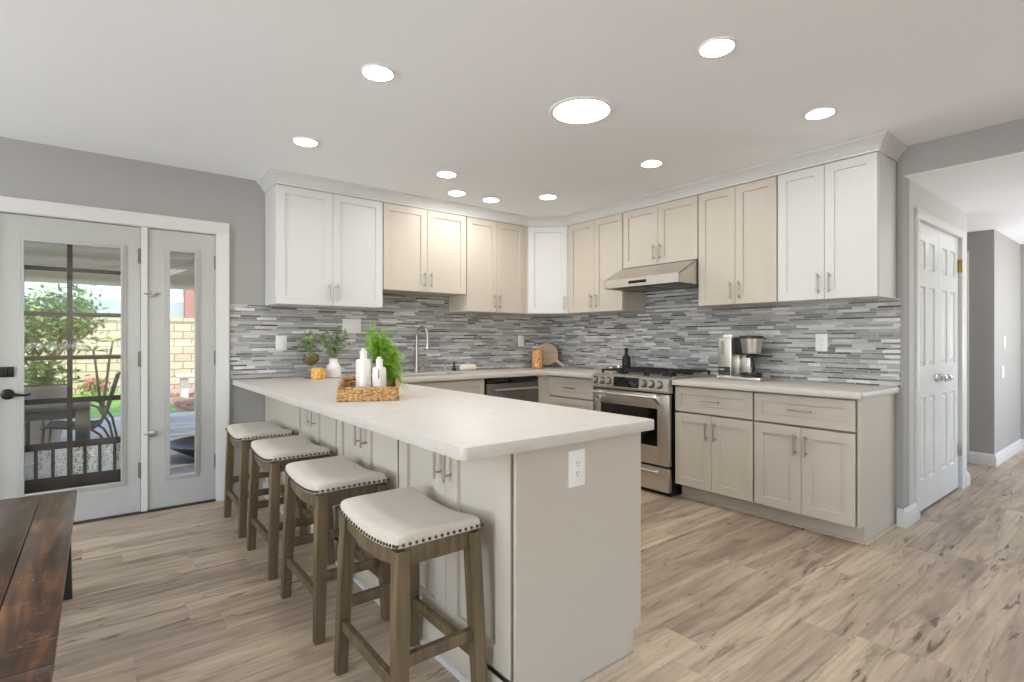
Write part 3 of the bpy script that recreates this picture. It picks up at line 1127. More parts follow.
# white diagonal corner cabinet
t = thing('corner_wall_cabinet', 'white single-door corner wall cabinet set diagonally where the tiled walls meet', 'cabinet', (0, 0, ZB), 0, GU)
h = ZT - ZB
k = 0.021 * 0.72
obj('body', MB().prism([(-0.009, -0.009), (-0.6295, -0.009), (-0.6295, -UA + k), (-UA + k, -0.6224), (-0.009, -0.6224)], 'z', 0.0, h - 0.001), CABW, t, smooth=False)
p1, p2 = Vector((-0.6295, -UA)), Vector((-UA, -0.6224))
ln = (p2 - p1).length
ang = math.atan2(p2.y - p1.y, p2.x - p1.x)
m = MB().shaker(0.012, ln - 0.012, 0.001, h - 0.004, 0.0, st=0.058)
d = obj('door', m, CABW, t, smooth=False)
d.location = (p1.x, p1.y, 0)
d.rotation_euler = (0, 0, ang)
pull(d, ln - 0.045, 0.105, 0.0)

# ---- base cabinets
BZ = 0.8615
def base_body(t, w, D, mat, toe=True, x0=0.001, x1=None):
    x1 = w - 0.001 if x1 is None else x1
    m = MB()
    if toe:
        prof = [(-0.009, 0.0), (-(D - 0.095), 0.0), (-(D - 0.095), 0.105), (-(D - 0.055), 0.105), (-(D - 0.055), BZ), (-0.009, BZ)]
        m.prism(prof, 'x', x0, x1)
    else:
        m.box(x0, x1, -(D - 0.021), -0.009, 0, BZ)
    return obj('body', m, mat, t, smooth=False)

BD = 0.616
GB = 'base cabinets along the range wall'
def base_two(label, y, w, end=False):
    t = thing('base_cabinet', label, 'cabinet', (0, y, 0), RB, GB)
    base_body(t, w, BD, CABG)
    g = 0.006
    dr = obj('drawer', MB().shaker(g, w - g, 0.667, BZ - 0.012, -BD, st=0.05), CABG, t, smooth=False)
    pull(dr, w / 2, 0.762, -BD, False, 0.145)
    mid = w / 2
    for k_, (a, b) in enumerate(((g, mid - 0.0015), (mid + 0.0015, w - g))):
        d_ = obj('door', MB().shaker(a, b, 0.112, 0.653, -BD, st=0.06), CABG, t, smooth=False)
        pull(d_, b - 0.032 if k_ == 0 else a + 0.032, 0.545, -BD)
    return t
base_two('greige base cabinet with one drawer over two doors, right beside the range', -2.064, 0.616)
te = base_two('greige base cabinet with drawer and two doors at the counter end by the hall', -2.680, 0.610)
obj('end_panel', MB().prism([(-0.009, 0.0), (-(BD - 0.09), 0.0), (-(BD - 0.09), 0.105), (-(BD - 0.018), 0.105), (-(BD - 0.018), BZ), (-0.009, BZ)], 'x', 0.6105, 0.624), CABG, te, smooth=False)
shoe = [(0.0, 0.0), (0.014, 0.0), (0.013, 0.007), (0.009, 0.012), (0.0, 0.015)]
struct('trim_shoe_range', MB().molding([(-(BD - 0.095), -2.066), (-(BD - 0.095), -3.3045), (-0.001, -3.3045)], shoe, 1), RAWWOOD)

# drawer bank between the corner and the range
t = thing('drawer_cabinet', 'greige three-drawer base cabinet between corner and range', 'cabinet', (0, -0.642, 0), RB, GB)
wD = 0.592
base_body(t, wD, BD, CABG)
for (a, b) in ((0.667, BZ - 0.012), (0.395, 0.655), (0.112, 0.383)):
    dr = obj('drawer', MB().shaker(0.006, wD - 0.006, a, b, -BD, st=0.05), CABG, t, smooth=False)
    pull(dr, wD / 2, (a + b) / 2, -BD, False, 0.145)
# corner filler
t = thing('corner_base_cabinet', 'narrow greige corner base filler right of the dishwasher', 'cabinet', (0, 0, 0), 0, GB)
obj('body', MB().prism([(-0.009, -0.009), (-0.72, -0.009), (-0.72, -0.595), (-0.618, -0.60), (-0.60, -0.64), (-0.009, -0.64)], 'z', 0.0, BZ), CABG, t, smooth=False)
# sink base
t = thing('sink_base_cabinet', 'greige sink base cabinet under the faucet, left of the dishwasher', 'cabinet', (-2.300, 0, 0), 0, GB)
wS = 0.940
mbody = MB()
mbody.box(0.001, wS - 0.001, -(BD - 0.021), -(BD - 0.06), 0.105, BZ)
mbody.box(0.001, 0.02, -(BD - 0.06), -0.009, 0.0, BZ)
mbody.box(wS - 0.02, wS - 0.001, -(BD - 0.06), -0.009, 0.0, BZ)
mbody.box(0.001, wS - 0.001, -(BD - 0.095), -0.009, 0.0, 0.105)
obj('body', mbody, CABG, t, smooth=False)
obj('false_drawer_front', MB().shaker(0.006, wS - 0.006, 0.667, BZ - 0.012, -BD, st=0.05), CABG, t, smooth=False)
for k_, (a, b) in enumerate(((0.006, wS / 2 - 0.0015), (wS / 2 + 0.0015, wS - 0.006))):
    d_ = obj('door', MB().shaker(a, b, 0.112, 0.653, -BD, st=0.06), CABG, t, smooth=False)
    pull(d_, b - 0.032 if k_ == 0 else a + 0.032, 0.545, -BD)

# ---- peninsula
PX0, PX1, PE = -3.045, -2.427, -3.171
GP = 'cabinets of the peninsula, behind the stools'
def pen_cab(label, y, w):
    t = thing('peninsula_cabinet', label, 'cabinet', (PX0, y, 0), RB, GP)
    # local -y is world -x; the face is at local y = 0, body behind it
    obj('body', MB().box(0.001, w - 0.001, 0.065, 0.60, 0.0, BZ), CABG, t, smooth=False)
    g = 0.008
    mid = w / 2
    for k_, (a, b) in enumerate(((g, mid - 0.0015), (mid + 0.0015, w - g))):
        d_ = obj('door', MB().shaker(a, b, 0.118, BZ - 0.008, 0.0, st=0.078, rec=0.014), CABG, t, smooth=False)
        pull(d_, b - 0.034 if k_ == 0 else a + 0.034, 0.76, 0.0, L=0.16)
    return t
pen_cab('greige two-door peninsula cabinet behind the stool farthest from the viewer', -0.823, 0.762)
pen_cab('greige two-door middle peninsula cabinet, behind second and third stools', -1.585, 0.762)
tp = pen_cab('greige two-door peninsula cabinet behind the nearest stool, with outlet end panel', -2.347, 0.803)
obj('end_panel', MB().prism([(0.002, 0.0), (0.545, 0.0), (0.545, 0.105), (0.600, 0.105), (0.600, BZ), (0.002, BZ)], 'x', 0.811, 0.824), CABG, tp, smooth=False)
obj('corner_post', MB().box(0.601, 0.618, 0.800, 0.824, 0.105, BZ, 0.001, 1, Matrix(((0, 1, 0, 0), (1, 0, 0, 0), (0, 0, 1, 0), (0, 0, 0, 1)))), CABG, tp, smooth=False)
obj('toe_kick', MB().box(0.545, 0.560, 0.0, 0.822, 0.0, 0.105, 0.0, 1, Matrix(((0, 1, 0, 0), (1, 0, 0, 0), (0, 0, 1, 0), (0, 0, 0, 1)))), CABG, tp, smooth=False)
t = thing('peninsula_filler_panel', 'plain greige panel closing the peninsula against the back wall', 'panel', (PX0, 0, 0), RB, GP)
obj('panel', MB().box(0.009, 0.822, 0.003, 0.03, 0.0, BZ), CABG, t, smooth=False)
struct('baseboard_peninsula', MB().molding([(PX0 - 0.0005, -0.003), (PX0 - 0.0005, -3.172)], [(0, 0), (0.011, 0), (0.011, 0.085), (0.007, 0.095), (0, 0.100)], 1), CABG)
struct('trim_shoe_peninsula', MB().molding([(PX0 - 0.012, -0.003), (PX0 - 0.012, -3.173)], shoe, 1), TRIM)
struct('trim_shoe_peninsula_end', MB().molding([(PX0 - 0.012, -3.1735), (-2.475, -3.1735)], [(0, 0), (0.016, 0), (0.015, 0.009), (0.010, 0.015), (0, 0.018)], 1), RAWWOOD)

# ---- worktops
def slab(name, xs, ys, inside, z0, z1, round_at=(), rr=0.02, bev=0.004):
    bm = bmesh.new()
    V = {}
    def v(i, j):
        if (i, j) not in V:
            V[(i, j)] = bm.verts.new((xs[i], ys[j], z1))
        return V[(i, j)]
    for i in range(len(xs) - 1):
        for j in range(len(ys) - 1):
            if inside((xs[i] + xs[i + 1]) / 2, (ys[j] + ys[j + 1]) / 2):
                bm.faces.new((v(i, j), v(i + 1, j), v(i + 1, j + 1), v(i, j + 1)))
    ex = bmesh.ops.extrude_face_region(bm, geom=bm.faces[:])
    for g_ in ex['geom']:
        if isinstance(g_, bmesh.types.BMVert):
            g_.co.z = z0
    bmesh.ops.recalc_face_normals(bm, faces=bm.faces[:])
    bmesh.ops.dissolve_limit(bm, angle_limit=R(1), verts=bm.verts[:], edges=bm.edges[:])
    es = [e for e in bm.edges if abs(e.verts[0].co.z - e.verts[1].co.z) > 1e-4 and any((e.verts[0].co.xy - Vector(c)).length < 1e-3 for c in round_at)]
    if es:
        bmesh.ops.bevel(bm, geom=es, offset=rr, segments=5, affect='EDGES', profile=0.5)
    es = [e for e in bm.edges if len(e.link_faces) == 2 and e.calc_face_angle() > R(40) and abs(e.verts[0].co.z - e.verts[1].co.z) < 1e-4]
    bmesh.ops.bevel(bm, geom=es, offset=bev, segments=2, affect='EDGES', profile=0.5)
    mb = MB()
    mb.bm.free()
    mb.bm = bm
    return mb
def in_u(x, y):
    if -2.20 < x < -1.46 and -0.54 < y < -0.13:
        return False
    if x < -2.399:
        return True
    if y > -0.656:
        return True
    return x > -0.656
KT = 0.901
mb = slab('worktop', [-3.272, -2.399, -2.20, -1.46, -0.656, -0.009], [-3.222, -1.255, -0.656, -0.54, -0.13, -0.009],
          lambda x, y: in_u(x, y) and not (x > -2.399 and y < -1.255), 0.862, KT,
          [(-3.272, -3.222), (-2.399, -3.222)], 0.022)
o = obj('worktop', mb, QUARTZ)
tag(o, 'white veined quartz worktop covering the peninsula and wrapping past the sink', 'worktop', 'quartz worktops')
mb = slab('worktop', [-0.652, -0.009], [-3.332, -2.066], lambda x, y: True, 0.862, KT, [(-0.652, -3.332)], 0.015)
o = obj('worktop', mb, QUARTZ)
tag(o, 'short white quartz worktop right of the range, under the coffee maker', 'worktop', 'quartz worktops')

# ---- sink
t = thing('sink', 'undermount stainless sink basin set in the worktop below the faucet', 'sink', (-1.83, -0.335, 0.66))
m = MB()
x0_, x1_, y0_, y1_ = -0.375, 0.375, -0.21, 0.21
m.box(x0_ , x1_, y0_, y1_, 0.0, 0.006)
m.box(x0_, x0_ + 0.006, y0_, y1_, 0.0, 0.200)
m.box(x1_ - 0.006, x1_, y0_, y1_, 0.0, 0.200)
m.box(x0_, x1_, y0_, y0_ + 0.006, 0.0, 0.200)
m.box(x0_, x1_, y1_ - 0.006, y1_, 0.0, 0.200)
obj('basin', m, STEEL, t, smooth=False)
obj('drain', MB().lathe([(0.045, 0.006), (0.045, 0.009), (0.030, 0.010), (0.028, 0.008)], n=20), CHROME, t)

# ---- faucet
t = thing('faucet', 'tall brushed nickel gooseneck kitchen faucet behind the sink', 'faucet', (-1.755, -0.085, KT))
obj('base', MB().lathe([(0.027, 0.0), (0.027, 0.008), (0.021, 0.014), (0.021, 0.05), (0.018, 0.06), (0.016, 0.10)], n=20), NICKEL, t)
pts = [(0, 0, 0.09), (0, 0, 0.30)]
dirx, diry = 0.30, -0.954
for a in range(0, 181, 15):
    s = 0.068 * (1 - math.cos(R(a)))
    pts.append((dirx * s, diry * s, 0.325 + 0.095 * math.sin(R(a))))
tipx, tipy = dirx * 0.136, diry * 0.136
obj('neck', MB().tube(pts, [0.0145] + [0.0125] * (len(pts) - 1), 12), NICKEL, t)
obj('spray_head', MB().lathe([(0.0135, 0.325), (0.0165, 0.30), (0.019, 0.27), (0.022, 0.222), (0.021, 0.214), (0.012, 0.213)], (tipx, tipy, 0), 16), NICKEL, t)
m = MB()
m.cyl((0.02, 0, 0.045), (0.042, 0, 0.047), 0.012, n=14)
m.tube([(0.040, 0, 0.047), (0.058, -0.004, 0.060), (0.082, -0.008, 0.078)], [0.008, 0.006, 0.005], 10)
obj('lever', m, NICKEL, t)

def dispenser(x, label):
    t = thing('soap_dispenser', label, 'dispenser', (x, -0.085, KT), 0, 'dispensers beside the faucet')
    obj('body', MB().lathe([(0.018, 0), (0.018, 0.006), (0.011, 0.010), (0.011, 0.052), (0.0085, 0.055), (0.0085, 0.062)], n=16), NICKEL, t)
    obj('spout', MB().tube([(0, 0, 0.060), (0, 0, 0.070), (0.01, -0.03, 0.073), (0.018, -0.055, 0.066)], [0.010, 0.010, 0.007, 0.006], 10), NICKEL, t)
    return t
dispenser(-1.455, 'small nickel soap dispenser right of the faucet')
dispenser(-1.905, 'small nickel dispenser left of the faucet, partly hidden by the plant')

# rolled towel beside the sink, with a dark brush behind it
m = MB()
sp = []
for i in range(40):
    a = i * 0.42
    r_ = 0.006 + 0.0012 * i * 0.62
    sp.append((r_ * math.cos(a), r_ * math.sin(a)))
outer = [(0.036 * math.cos(2 * PI * i / 24), 0.032 * math.sin(2 * PI * i / 24)) for i in range(24)]
rs = []
for (x, s) in ((-0.088, 0.7), (-0.082, 0.92), (-0.07, 1.0), (0.0, 1.02), (0.07, 1.0), (0.082, 0.92), (0.088, 0.7)):
    rs.append(m.ring([(x, u * s, 0.033 + v * s) for u, v in outer]))
for a, b in zip(rs, rs[1:]):
    m.bridge(a, b)
m.cap(rs[0], True)
m.cap(rs[-1])
o = obj('rolled_towel', m, CREAM)
o.location = (-1.205, -0.105, KT)
o.rotation_euler = (0, 0, R(6))
tag(o, 'rolled white towel lying on the worktop right of the sink', 'towel')
t = thing('dish_brush', 'small dark brush standing against the tile beside the rolled towel', 'brush', (-1.325, -0.045, KT))
obj('brush_handle', MB().tube([(0, 0, 0.02), (0.002, 0.004, 0.05), (0.004, 0.012, 0.085)], [0.010, 0.008, 0.011], 10), BLACKP, t)
obj('bristles', MB().lathe([(0.014, 0.0), (0.019, 0.004), (0.020, 0.02), (0.012, 0.026)], n=14), BLACKP, t)

# ---- dishwasher
t = thing('dishwasher', 'dark stainless dishwasher with bar handle under the back worktop', 'dishwasher', (-1.352, 0, 0))
wd = 0.626
obj('body', MB().box(0.012, wd - 0.012, -0.585, -0.02, 0.09, 0.857), BLACKP, t, smooth=False)
obj('door', MB().box(0.008, wd - 0.008, -0.622, -0.586, 0.11, 0.805, 0.004), STEELD, t)
obj('control_strip', MB().box(0.008, wd - 0.008, -0.618, -0.586, 0.809, 0.852, 0.004), BLACKGLASS, t)
m = MB()
m.tube([(0.06, -0.672, 0.752), (wd - 0.05, -0.672, 0.752)], 0.0105, 14)
for x in (0.085, wd - 0.075):
    m.tube([(x, -0.622, 0.752), (x, -0.672, 0.752)], 0.008, 10)
obj('handle', m, STEEL, t)
obj('toe_panel', MB().box(0.012, wd - 0.012, -0.54, -0.52, 0.0, 0.088), BLACKP, t, smooth=False)

# ---- range
RY0, RY1 = -1.288, -2.050
t = thing('gas_range', 'stainless slide-in gas range with six knobs and black grates', 'range', (0, RY0, 0), RB)
rw = RY0 - RY1
obj('body', MB().box(0.004, rw - 0.004, -0.625, -0.015, 0.05, 0.905), BLACKM, t, smooth=False)
m = MB()
m.prism([(-0.02, 0.906), (-0.615, 0.906), (-0.645, 0.918), (-0.655, 0.918), (-0.68, 0.906), (-0.692, 0.81), (-0.680, 0.795), (-0.626, 0.795), (-0.626, 0.900), (-0.02, 0.900)], 'x', -0.008, rw + 0.008)
obj('control_panel', m, STEEL, t, smooth=False)
Mtilt = Matrix.Translation((0, -0.687, 0.858)) @ Matrix.Rotation(R(-7), 4, 'X')
for kx in (0.03, 0.105, 0.178, 0.545, 0.615, 0.690):
    m = MB()
    m.lathe([(0.0235, 0.0), (0.0235, 0.005), (0.0225, 0.007), (0.021, 0.030), (0.019, 0.034), (0.004, 0.035)], n=20)
    m.box(-0.003, 0.003, -0.020, 0.020, 0.034, 0.040)
    bmesh.ops.transform(m.bm, matrix=Matrix.Translation((kx, 0, 0)) @ Mtilt @ Matrix.Rotation(R(90), 4, 'X'), verts=m.bm.verts[:])
    kb = obj('knob', m, STEEL, t)
    m = MB().lathe([(0.031, -0.0005), (0.031, 0.003), (0.024, 0.004)], n=20)
    bmesh.ops.transform(m.bm, matrix=Matrix.Translation((kx, 0, 0)) @ Mtilt @ Matrix.Rotation(R(90), 4, 'X'), verts=m.bm.verts[:])
    obj('knob_skirt', m, BLACKM, kb)
disp = obj('display', MB().box(0.235, 0.492, -0.006, 0.0, -0.040, 0.040, 0.002, 2, Mtilt), BLACKGLASS, t)
m = MB()
for i in range(5):
    for j in range(2):
        m.box(0.412 + i * 0.014, 0.418 + i * 0.014, -0.0066, -0.0058, -0.028 + j * 0.014, -0.023 + j * 0.014, 0, 1, Mtilt)
obj('keypad', m, simple('display_blue_grey', (120, 128, 150), 0.4), disp)
# oven door
m = MB()
x0_, x1_, z0_, z1_ = 0.0, rw, 0.234, 0.782
wx0, wx1, wz0, wz1 = 0.070, 0.655, 0.375, 0.668
m.box(x0_, wx0, -0.668, -0.627, z0_, z1_, 0.004)
m.box(wx1, x1_, -0.668, -0.627, z0_, z1_, 0.004)
m.box(wx0 - 0.004, wx1 + 0.004, -0.668, -0.627, z0_, wz0, 0.003)
m.box(wx0 - 0.004, wx1 + 0.004, -0.668, -0.627, wz1, z1_, 0.003)
od = obj('oven_door', m, STEEL, t)
obj('oven_window', MB().box(wx0 - 0.002, wx1 + 0.002, -0.664, -0.635, wz0 - 0.002, wz1 + 0.002), BLACKGLASS, od, smooth=False)
m = MB()
m.tube([(0.035, -0.725, 0.758), (rw - 0.075, -0.725, 0.758)], 0.0125, 14)
for x in (0.045, rw - 0.085):
    m.prism([(-0.668, 0.700), (-0.668, 0.775), (-0.728, 0.772), (-0.737, 0.758), (-0.722, 0.742)], 'x', x - 0.018, x + 0.018)
obj('handle', m, STEEL, od)
m = MB().box(0.0, rw, -0.668, -0.627, 0.035, 0.218, 0.005)
od = obj('drawer', m, STEEL, t)
m = MB()
m.tube([(0.06, -0.695, 0.182), (rw - 0.09, -0.695, 0.182)], 0.009, 12)
for x in (0.075, rw - 0.105):
    m.tube([(x, -0.668, 0.182), (x, -0.695, 0.182)], 0.008, 10)
obj('handle', m, STEEL, od)
obj('kick_base', MB().box(0.01, rw - 0.01, -0.62, -0.05, 0.0, 0.05), BLACKP, t, smooth=False)
obj('cooktop', MB().box(0.0, rw, -0.61, -0.03, 0.907, 0.915, 0.002), STEEL, t)
for i in range(3):
    gx0, gx1 = 0.02 + i * 0.242, 0.02 + i * 0.242 + 0.236
    m = MB()
    gz = 0.944
    for x in (gx0 + 0.012, (gx0 + gx1) / 2, gx1 - 0.012):
        m.box(x - 0.005, x + 0.005, -0.60, -0.06, gz - 0.006, gz + 0.006, 0.002, 1)
    for y in (-0.595, -0.46, -0.33, -0.20, -0.066):
        m.box(gx0 + 0.008, gx1 - 0.008, y - 0.006, y + 0.006, gz - 0.008, gz + 0.006, 0.002, 1)
    for x in (gx0 + 0.012, gx1 - 0.012):
        for y in (-0.595, -0.066):
            m.box(x - 0.008, x + 0.008, y - 0.008, y + 0.008, 0.915, gz, 0.001, 1)
    obj('grate', m, IRON, t, smooth=False)
for (x, y, r_) in ((0.14, -0.46, 0.045), (0.14, -0.20, 0.036), (0.38, -0.33, 0.05), (0.62, -0.46, 0.05), (0.62, -0.20, 0.036)):
    obj('burner', MB().lathe([(r_ + 0.012, 0.914), (r_ + 0.010, 0.921), (r_, 0.922), (r_, 0.931), (r_ - 0.006, 0.934), (0.004, 0.934)], (x, y, 0), 20), IRON, t)

# ---- range hood
t = thing('range_hood', 'stainless under-cabinet range hood above the gas range', 'range hood', (0, -1.326, 0), RB)
hw = 0.754
m = MB()
# sloped shell, open below
m.prism([(-0.009, 1.838), (-0.350, 1.838), (-0.560, 1.728), (-0.585, 1.720), (-0.585, 1.648), (-0.578, 1.648), (-0.578, 1.716), (-0.557, 1.722), (-0.348, 1.832), (-0.009, 1.832)], 'x', 0.0, hw)
for x in (0.0, hw - 0.006):
    m.prism([(-0.009, 1.838), (-0.350, 1.838), (-0.560, 1.728), (-0.585, 1.720), (-0.585, 1.648), (-0.009, 1.640)], 'x', x, x + 0.006)
obj('canopy', m, STEEL, t, smooth=False)
obj('filter_tray', MB().box(0.008, hw - 0.008, -0.572, -0.012, 1.652, 1.660), BLACKM, t, smooth=False)
m = MB()
for i in range(2):
    m.box(0.05 + i * 0.34, 0.36 + i * 0.34, -0.50, -0.14, 1.646, 1.652, 0.002)
obj('filter', m, STEELD, t)
obj('control_strip', MB().box(0.27, 0.45, -0.589, -0.584, 1.672, 1.696, 0.001), BLACKGLASS, t)

# ------------------------------------------------------------------ wall plates
def plate(name, label, cat, loc, rot, w, h, kind, n=1, group=None):
    """kind: 'rocker' or 'outlet'; plate lies on the wall at local y=0 facing -y."""
    t = thing(name, label, cat, loc, rot, group)
    obj('cover_plate', MB().box(-w / 2, w / 2, -0.006, 0.0, -h / 2, h / 2, 0.002), PLASTICW, t)
    for i in range(n):
        cx = (i - (n - 1) / 2) * 0.046
        if kind == 'rocker':
            obj('rocker', MB().prism([(-0.006, -0.033), (-0.011, -0.030), (-0.0065, 0.030), (-0.006, 0.033)], 'x', cx - 0.0165, cx + 0.0165), PLASTICW, t)
        else:
            r_ = obj('socket', MB().box(cx - 0.0165, cx + 0.0165, -0.008, -0.005, -0.0335, 0.0335, 0.001), PLASTICW, t)
            m = MB()
            for dz in (-0.018, 0.016):
                m.box(cx - 0.0075, cx - 0.0055, -0.0086, -0.007, dz, dz + 0.008)
                m.box(cx + 0.0055, cx + 0.0075, -0.0086, -0.007, dz, dz + 0.007)
                m.box(cx - 0.002, cx + 0.002, -0.0086, -0.007, dz - 0.008, dz - 0.004)
            obj('slots', m, PLUGDARK, r_, smooth=False)
    return t
plate('light_switch', 'white single switch plate on tile above the left end of the worktop', 'switch', (-2.922, -0.008, 1.178), 0, 0.085, 0.12, 'rocker')
plate('light_switch', 'white wide double switch plate on tile behind the green plant', 'switch', (-2.345, -0.008, 1.325), 0, 0.165, 0.12, 'rocker', 3)
plate('wall_outlet', 'white outlet on back wall tile, left of the pasta jar', 'outlet', (-0.455, -0.008, 1.19), 0, 0.078, 0.12, 'outlet')
plate('wall_outlet', 'white outlet on right wall tile, right of the coffee maker', 'outlet', (-0.008, -2.866, 1.185), RB, 0.08, 0.125, 'outlet')
plate('wall_outlet', 'white outlet on the end panel of the peninsula', 'outlet', (-2.780, -3.1715, 0.763), 0, 0.078, 0.125, 'outlet')
plate('light_switch', 'white switch plate on the hall wall, upper of the pair', 'switch', (3.08, -3.35, 1.18), 0, 0.075, 0.12, 'rocker')
plate('light_switch', 'white switch plate on the hall wall, lower of the pair', 'switch', (3.0, -3.35, 0.885), 0, 0.075, 0.12, 'rocker')

# ------------------------------------------------------------------ stools
def zedge(tt):
    return 0.566 + 0.026 * tt * tt
def make_stool():
    t = thing('counter_stool', 'x', 'stool', (0, 0, 0), 0, 'saddle-seat counter stools along the peninsula')
    hx, hy = 0.152, 0.236
    # upholstered saddle seat
    m = MB()
    nx, ny = 20, 28
    top, bot = [], []
    for i in range(nx + 1):
        s = math.sin(PI / 2 * (2 * i / nx - 1))
        rt, rb = [], []
        for j in range(ny + 1):
            q = math.sin(PI / 2 * (2 * j / ny - 1))
            kx = 1 - 0.05 * max(0, abs(q) - 0.9) / 0.1 * 0.6
            ky = 1 - 0.05 * max(0, abs(s) - 0.9) / 0.1 * 0.4
            px, py = hx * s * kx, hy * q * ky
            ze = zedge(q)
            hgt = 0.018 + 0.030 * (max(0, 1 - abs(s) ** 6) ** 0.3) * (max(0, 1 - abs(q) ** 8) ** 0.3)
            edge = (i in (0, nx)) or (j in (0, ny))
            rt.append(m.bm.verts.new((px, py, ze + (0.014 if edge else hgt))))
            rb.append(m.bm.verts.new((px, py, ze - 0.001)))
        top.append(rt)
        bot.append(rb)
    for i in range(nx):
        for j in range(ny):
            m.bm.faces.new((top[i][j], top[i + 1][j], top[i + 1][j + 1], top[i][j + 1]))
            m.bm.faces.new((bot[i][j], bot[i][j + 1], bot[i + 1][j + 1], bot[i + 1][j]))
    for i in range(nx):
        m.bm.faces.new((top[i][0], bot[i][0], bot[i + 1][0], top[i + 1][0]))
        m.bm.faces.new((top[i][ny], top[i + 1][ny], bot[i + 1][ny], bot[i][ny]))
    for j in range(ny):
        m.bm.faces.new((top[0][j], top[0][j + 1], bot[0][j + 1], bot[0][j]))
        m.bm.faces.new((top[nx][j], bot[nx][j], bot[nx][j + 1], top[nx][j + 1]))
    seat = obj('seat', m, LINEN, t, angle=60)
    # nailhead trim: a thin band carrying the nails
    m = MB()
    per = []
    nl, ns = 22, 14
    for j in range(nl + 1):
        per.append((-hx, -hy + 2 * hy * j / nl))
    for i in range(1, ns + 1):
        per.append((-hx + 2 * hx * i / ns, hy))
    for j in range(nl - 1, -1, -1):
        per.append((hx, -hy + 2 * hy * j / nl))
    for i in range(ns - 1, 0, -1):
        per.append((-hx + 2 * hx * i / ns, -hy))
    for (x, y) in per:
        m.sphere((x * 1.004, y * 1.004, zedge(y / hy) + 0.0075), 0.0055, 8, 6)
    ba = m.ring([(x * 0.99, y * 0.99, zedge(y / hy) + 0.0065) for x, y in per])
    bb = m.ring([(x * 0.99, y * 0.99, zedge(y / hy) + 0.0085) for x, y in per])
    m.bridge(ba, bb)
    obj('nailhead_trim', m, NAIL, seat)
    # aprons
    for sx in (-1, 1):
        m = MB()
        up, lo = [], []
        for j in range(17):
            q = -1 + 2 * j / 16
            up.append((q * 0.212, zedge(q * 0.9) - 0.002))
            lo.append((q * 0.212, 0.505 + 0.034 * q * q - (0.0 if abs(q) < 0.97 else 0.0)))
        m.prism(up + lo[::-1], 'x', sx * 0.128 - 0.011, sx * 0.128 + 0.011)
        obj('apron', m, STOOLW, t, smooth=False)
    for sy in (-1, 1):
        obj('apron', MB().box(-0.12, 0.12, sy * 0.212 - 0.011, sy * 0.212 + 0.011, 0.528, 0.586, 0.002), STOOLW, t)
    # legs
    def legc(sx, sy, z):
        f = 1 - z / 0.58
        return sx * (0.127 + 0.018 * f), sy * (0.210 + 0.026 * f)
    for sx in (-1, 1):
        for sy in (-1, 1):
            m = MB()
            rings_ = []
            for z, hw_ in ((0.0, 0.0195), (0.3, 0.0215), (0.578, 0.0225)):
                cx, cy = legc(sx, sy, z)
                rings_.append([(cx - hw_, cy - hw_, z), (cx + hw_, cy - hw_, z), (cx + hw_, cy + hw_, z), (cx - hw_, cy + hw_, z)])
            m.loft(rings_)
            bmesh.ops.bevel(m.bm, geom=[e for e in m.bm.edges if abs(e.verts[0].co.z - e.verts[1].co.z) > 0.1], offset=0.003, segments=1, affect='EDGES')
            obj('leg', m, STOOLW, t, smooth=False)
    # stretchers
    for sx in (-1, 1):
        cx, cy = legc(sx, 1, 0.175)
        obj('stretcher', MB().box(cx - 0.011, cx + 0.011, -cy, cy, 0.158, 0.195, 0.002), STOOLW, t)
    for sy in (-1, 1):
        cx, cy = legc(1, sy, 0.25)
        obj('stretcher', MB().box(-cx, cx, cy - 0.011, cy + 0.011, 0.232, 0.270, 0.002), STOOLW, t)
    return t
stool = make_stool()
SX = -3.237
stool.location = (SX, -0.68, 0)
stool['label'] = 'beige saddle-seat counter stool farthest along, closest to the garden doors'
dup(stool, (SX, -1.39, 0), None, 'beige saddle-seat counter stool, second from the garden doors')
dup(stool, (SX, -2.10, 0), None, 'beige saddle-seat counter stool, third from the garden doors')
dup(stool, (SX, -2.81, 0), None, 'beige saddle-seat counter stool at the near end of the peninsula')

# ------------------------------------------------------------------ bench at the left edge
t = thing('bench', 'low dark brown wooden bench with scratched plank top at the left edge', 'bench', (-4.42, -1.96, 0))
m = MB()
hx, y0_, y1_ = 0.262, -0.98, 0.94
m.box(-hx, -0.148, y0_ + 0.105, y1_, 0.415, 0.45, 0.003)
m.box(-0.1455, 0.128, y0_ + 0.105, y1_, 0.415, 0.45, 0.003)
m.box(0.1305, hx, y0_ + 0.105, y1_, 0.415, 0.45, 0.003)
top = obj('top', m, BENCHW, t)
obj('end_board', MB().box(-hx, hx, y0_, y0_ + 0.102, 0.414, 0.451, 0.004), BENCHW, t)
for sx in (-1, 1):
    obj('rail', MB().box(sx * 0.205 - 0.012, sx * 0.205 + 0.012, y0_ + 0.14, y1_ - 0.18, 0.345, 0.414, 0.002), BENCHW, t)
    for y in (y0_ + 0.20, y1_ - 0.225):
        m = MB()
        m.loft([[(sx * 0.225 + a * 0.026, y + b * 0.03, 0.0) for a, b in ((-1, -1), (1, -1), (1, 1), (-1, 1))],
                [(sx * 0.212 + a * 0.03, y + b * 0.034, 0.414) for a, b in ((-1, -1), (1, -1), (1, 1), (-1, 1))]])
        obj('leg', m, simple('near_black_wood', (26, 20, 17), 0.5) if 'near_black_wood' not in MATS else MATS['near_black_wood'], t, smooth=False)

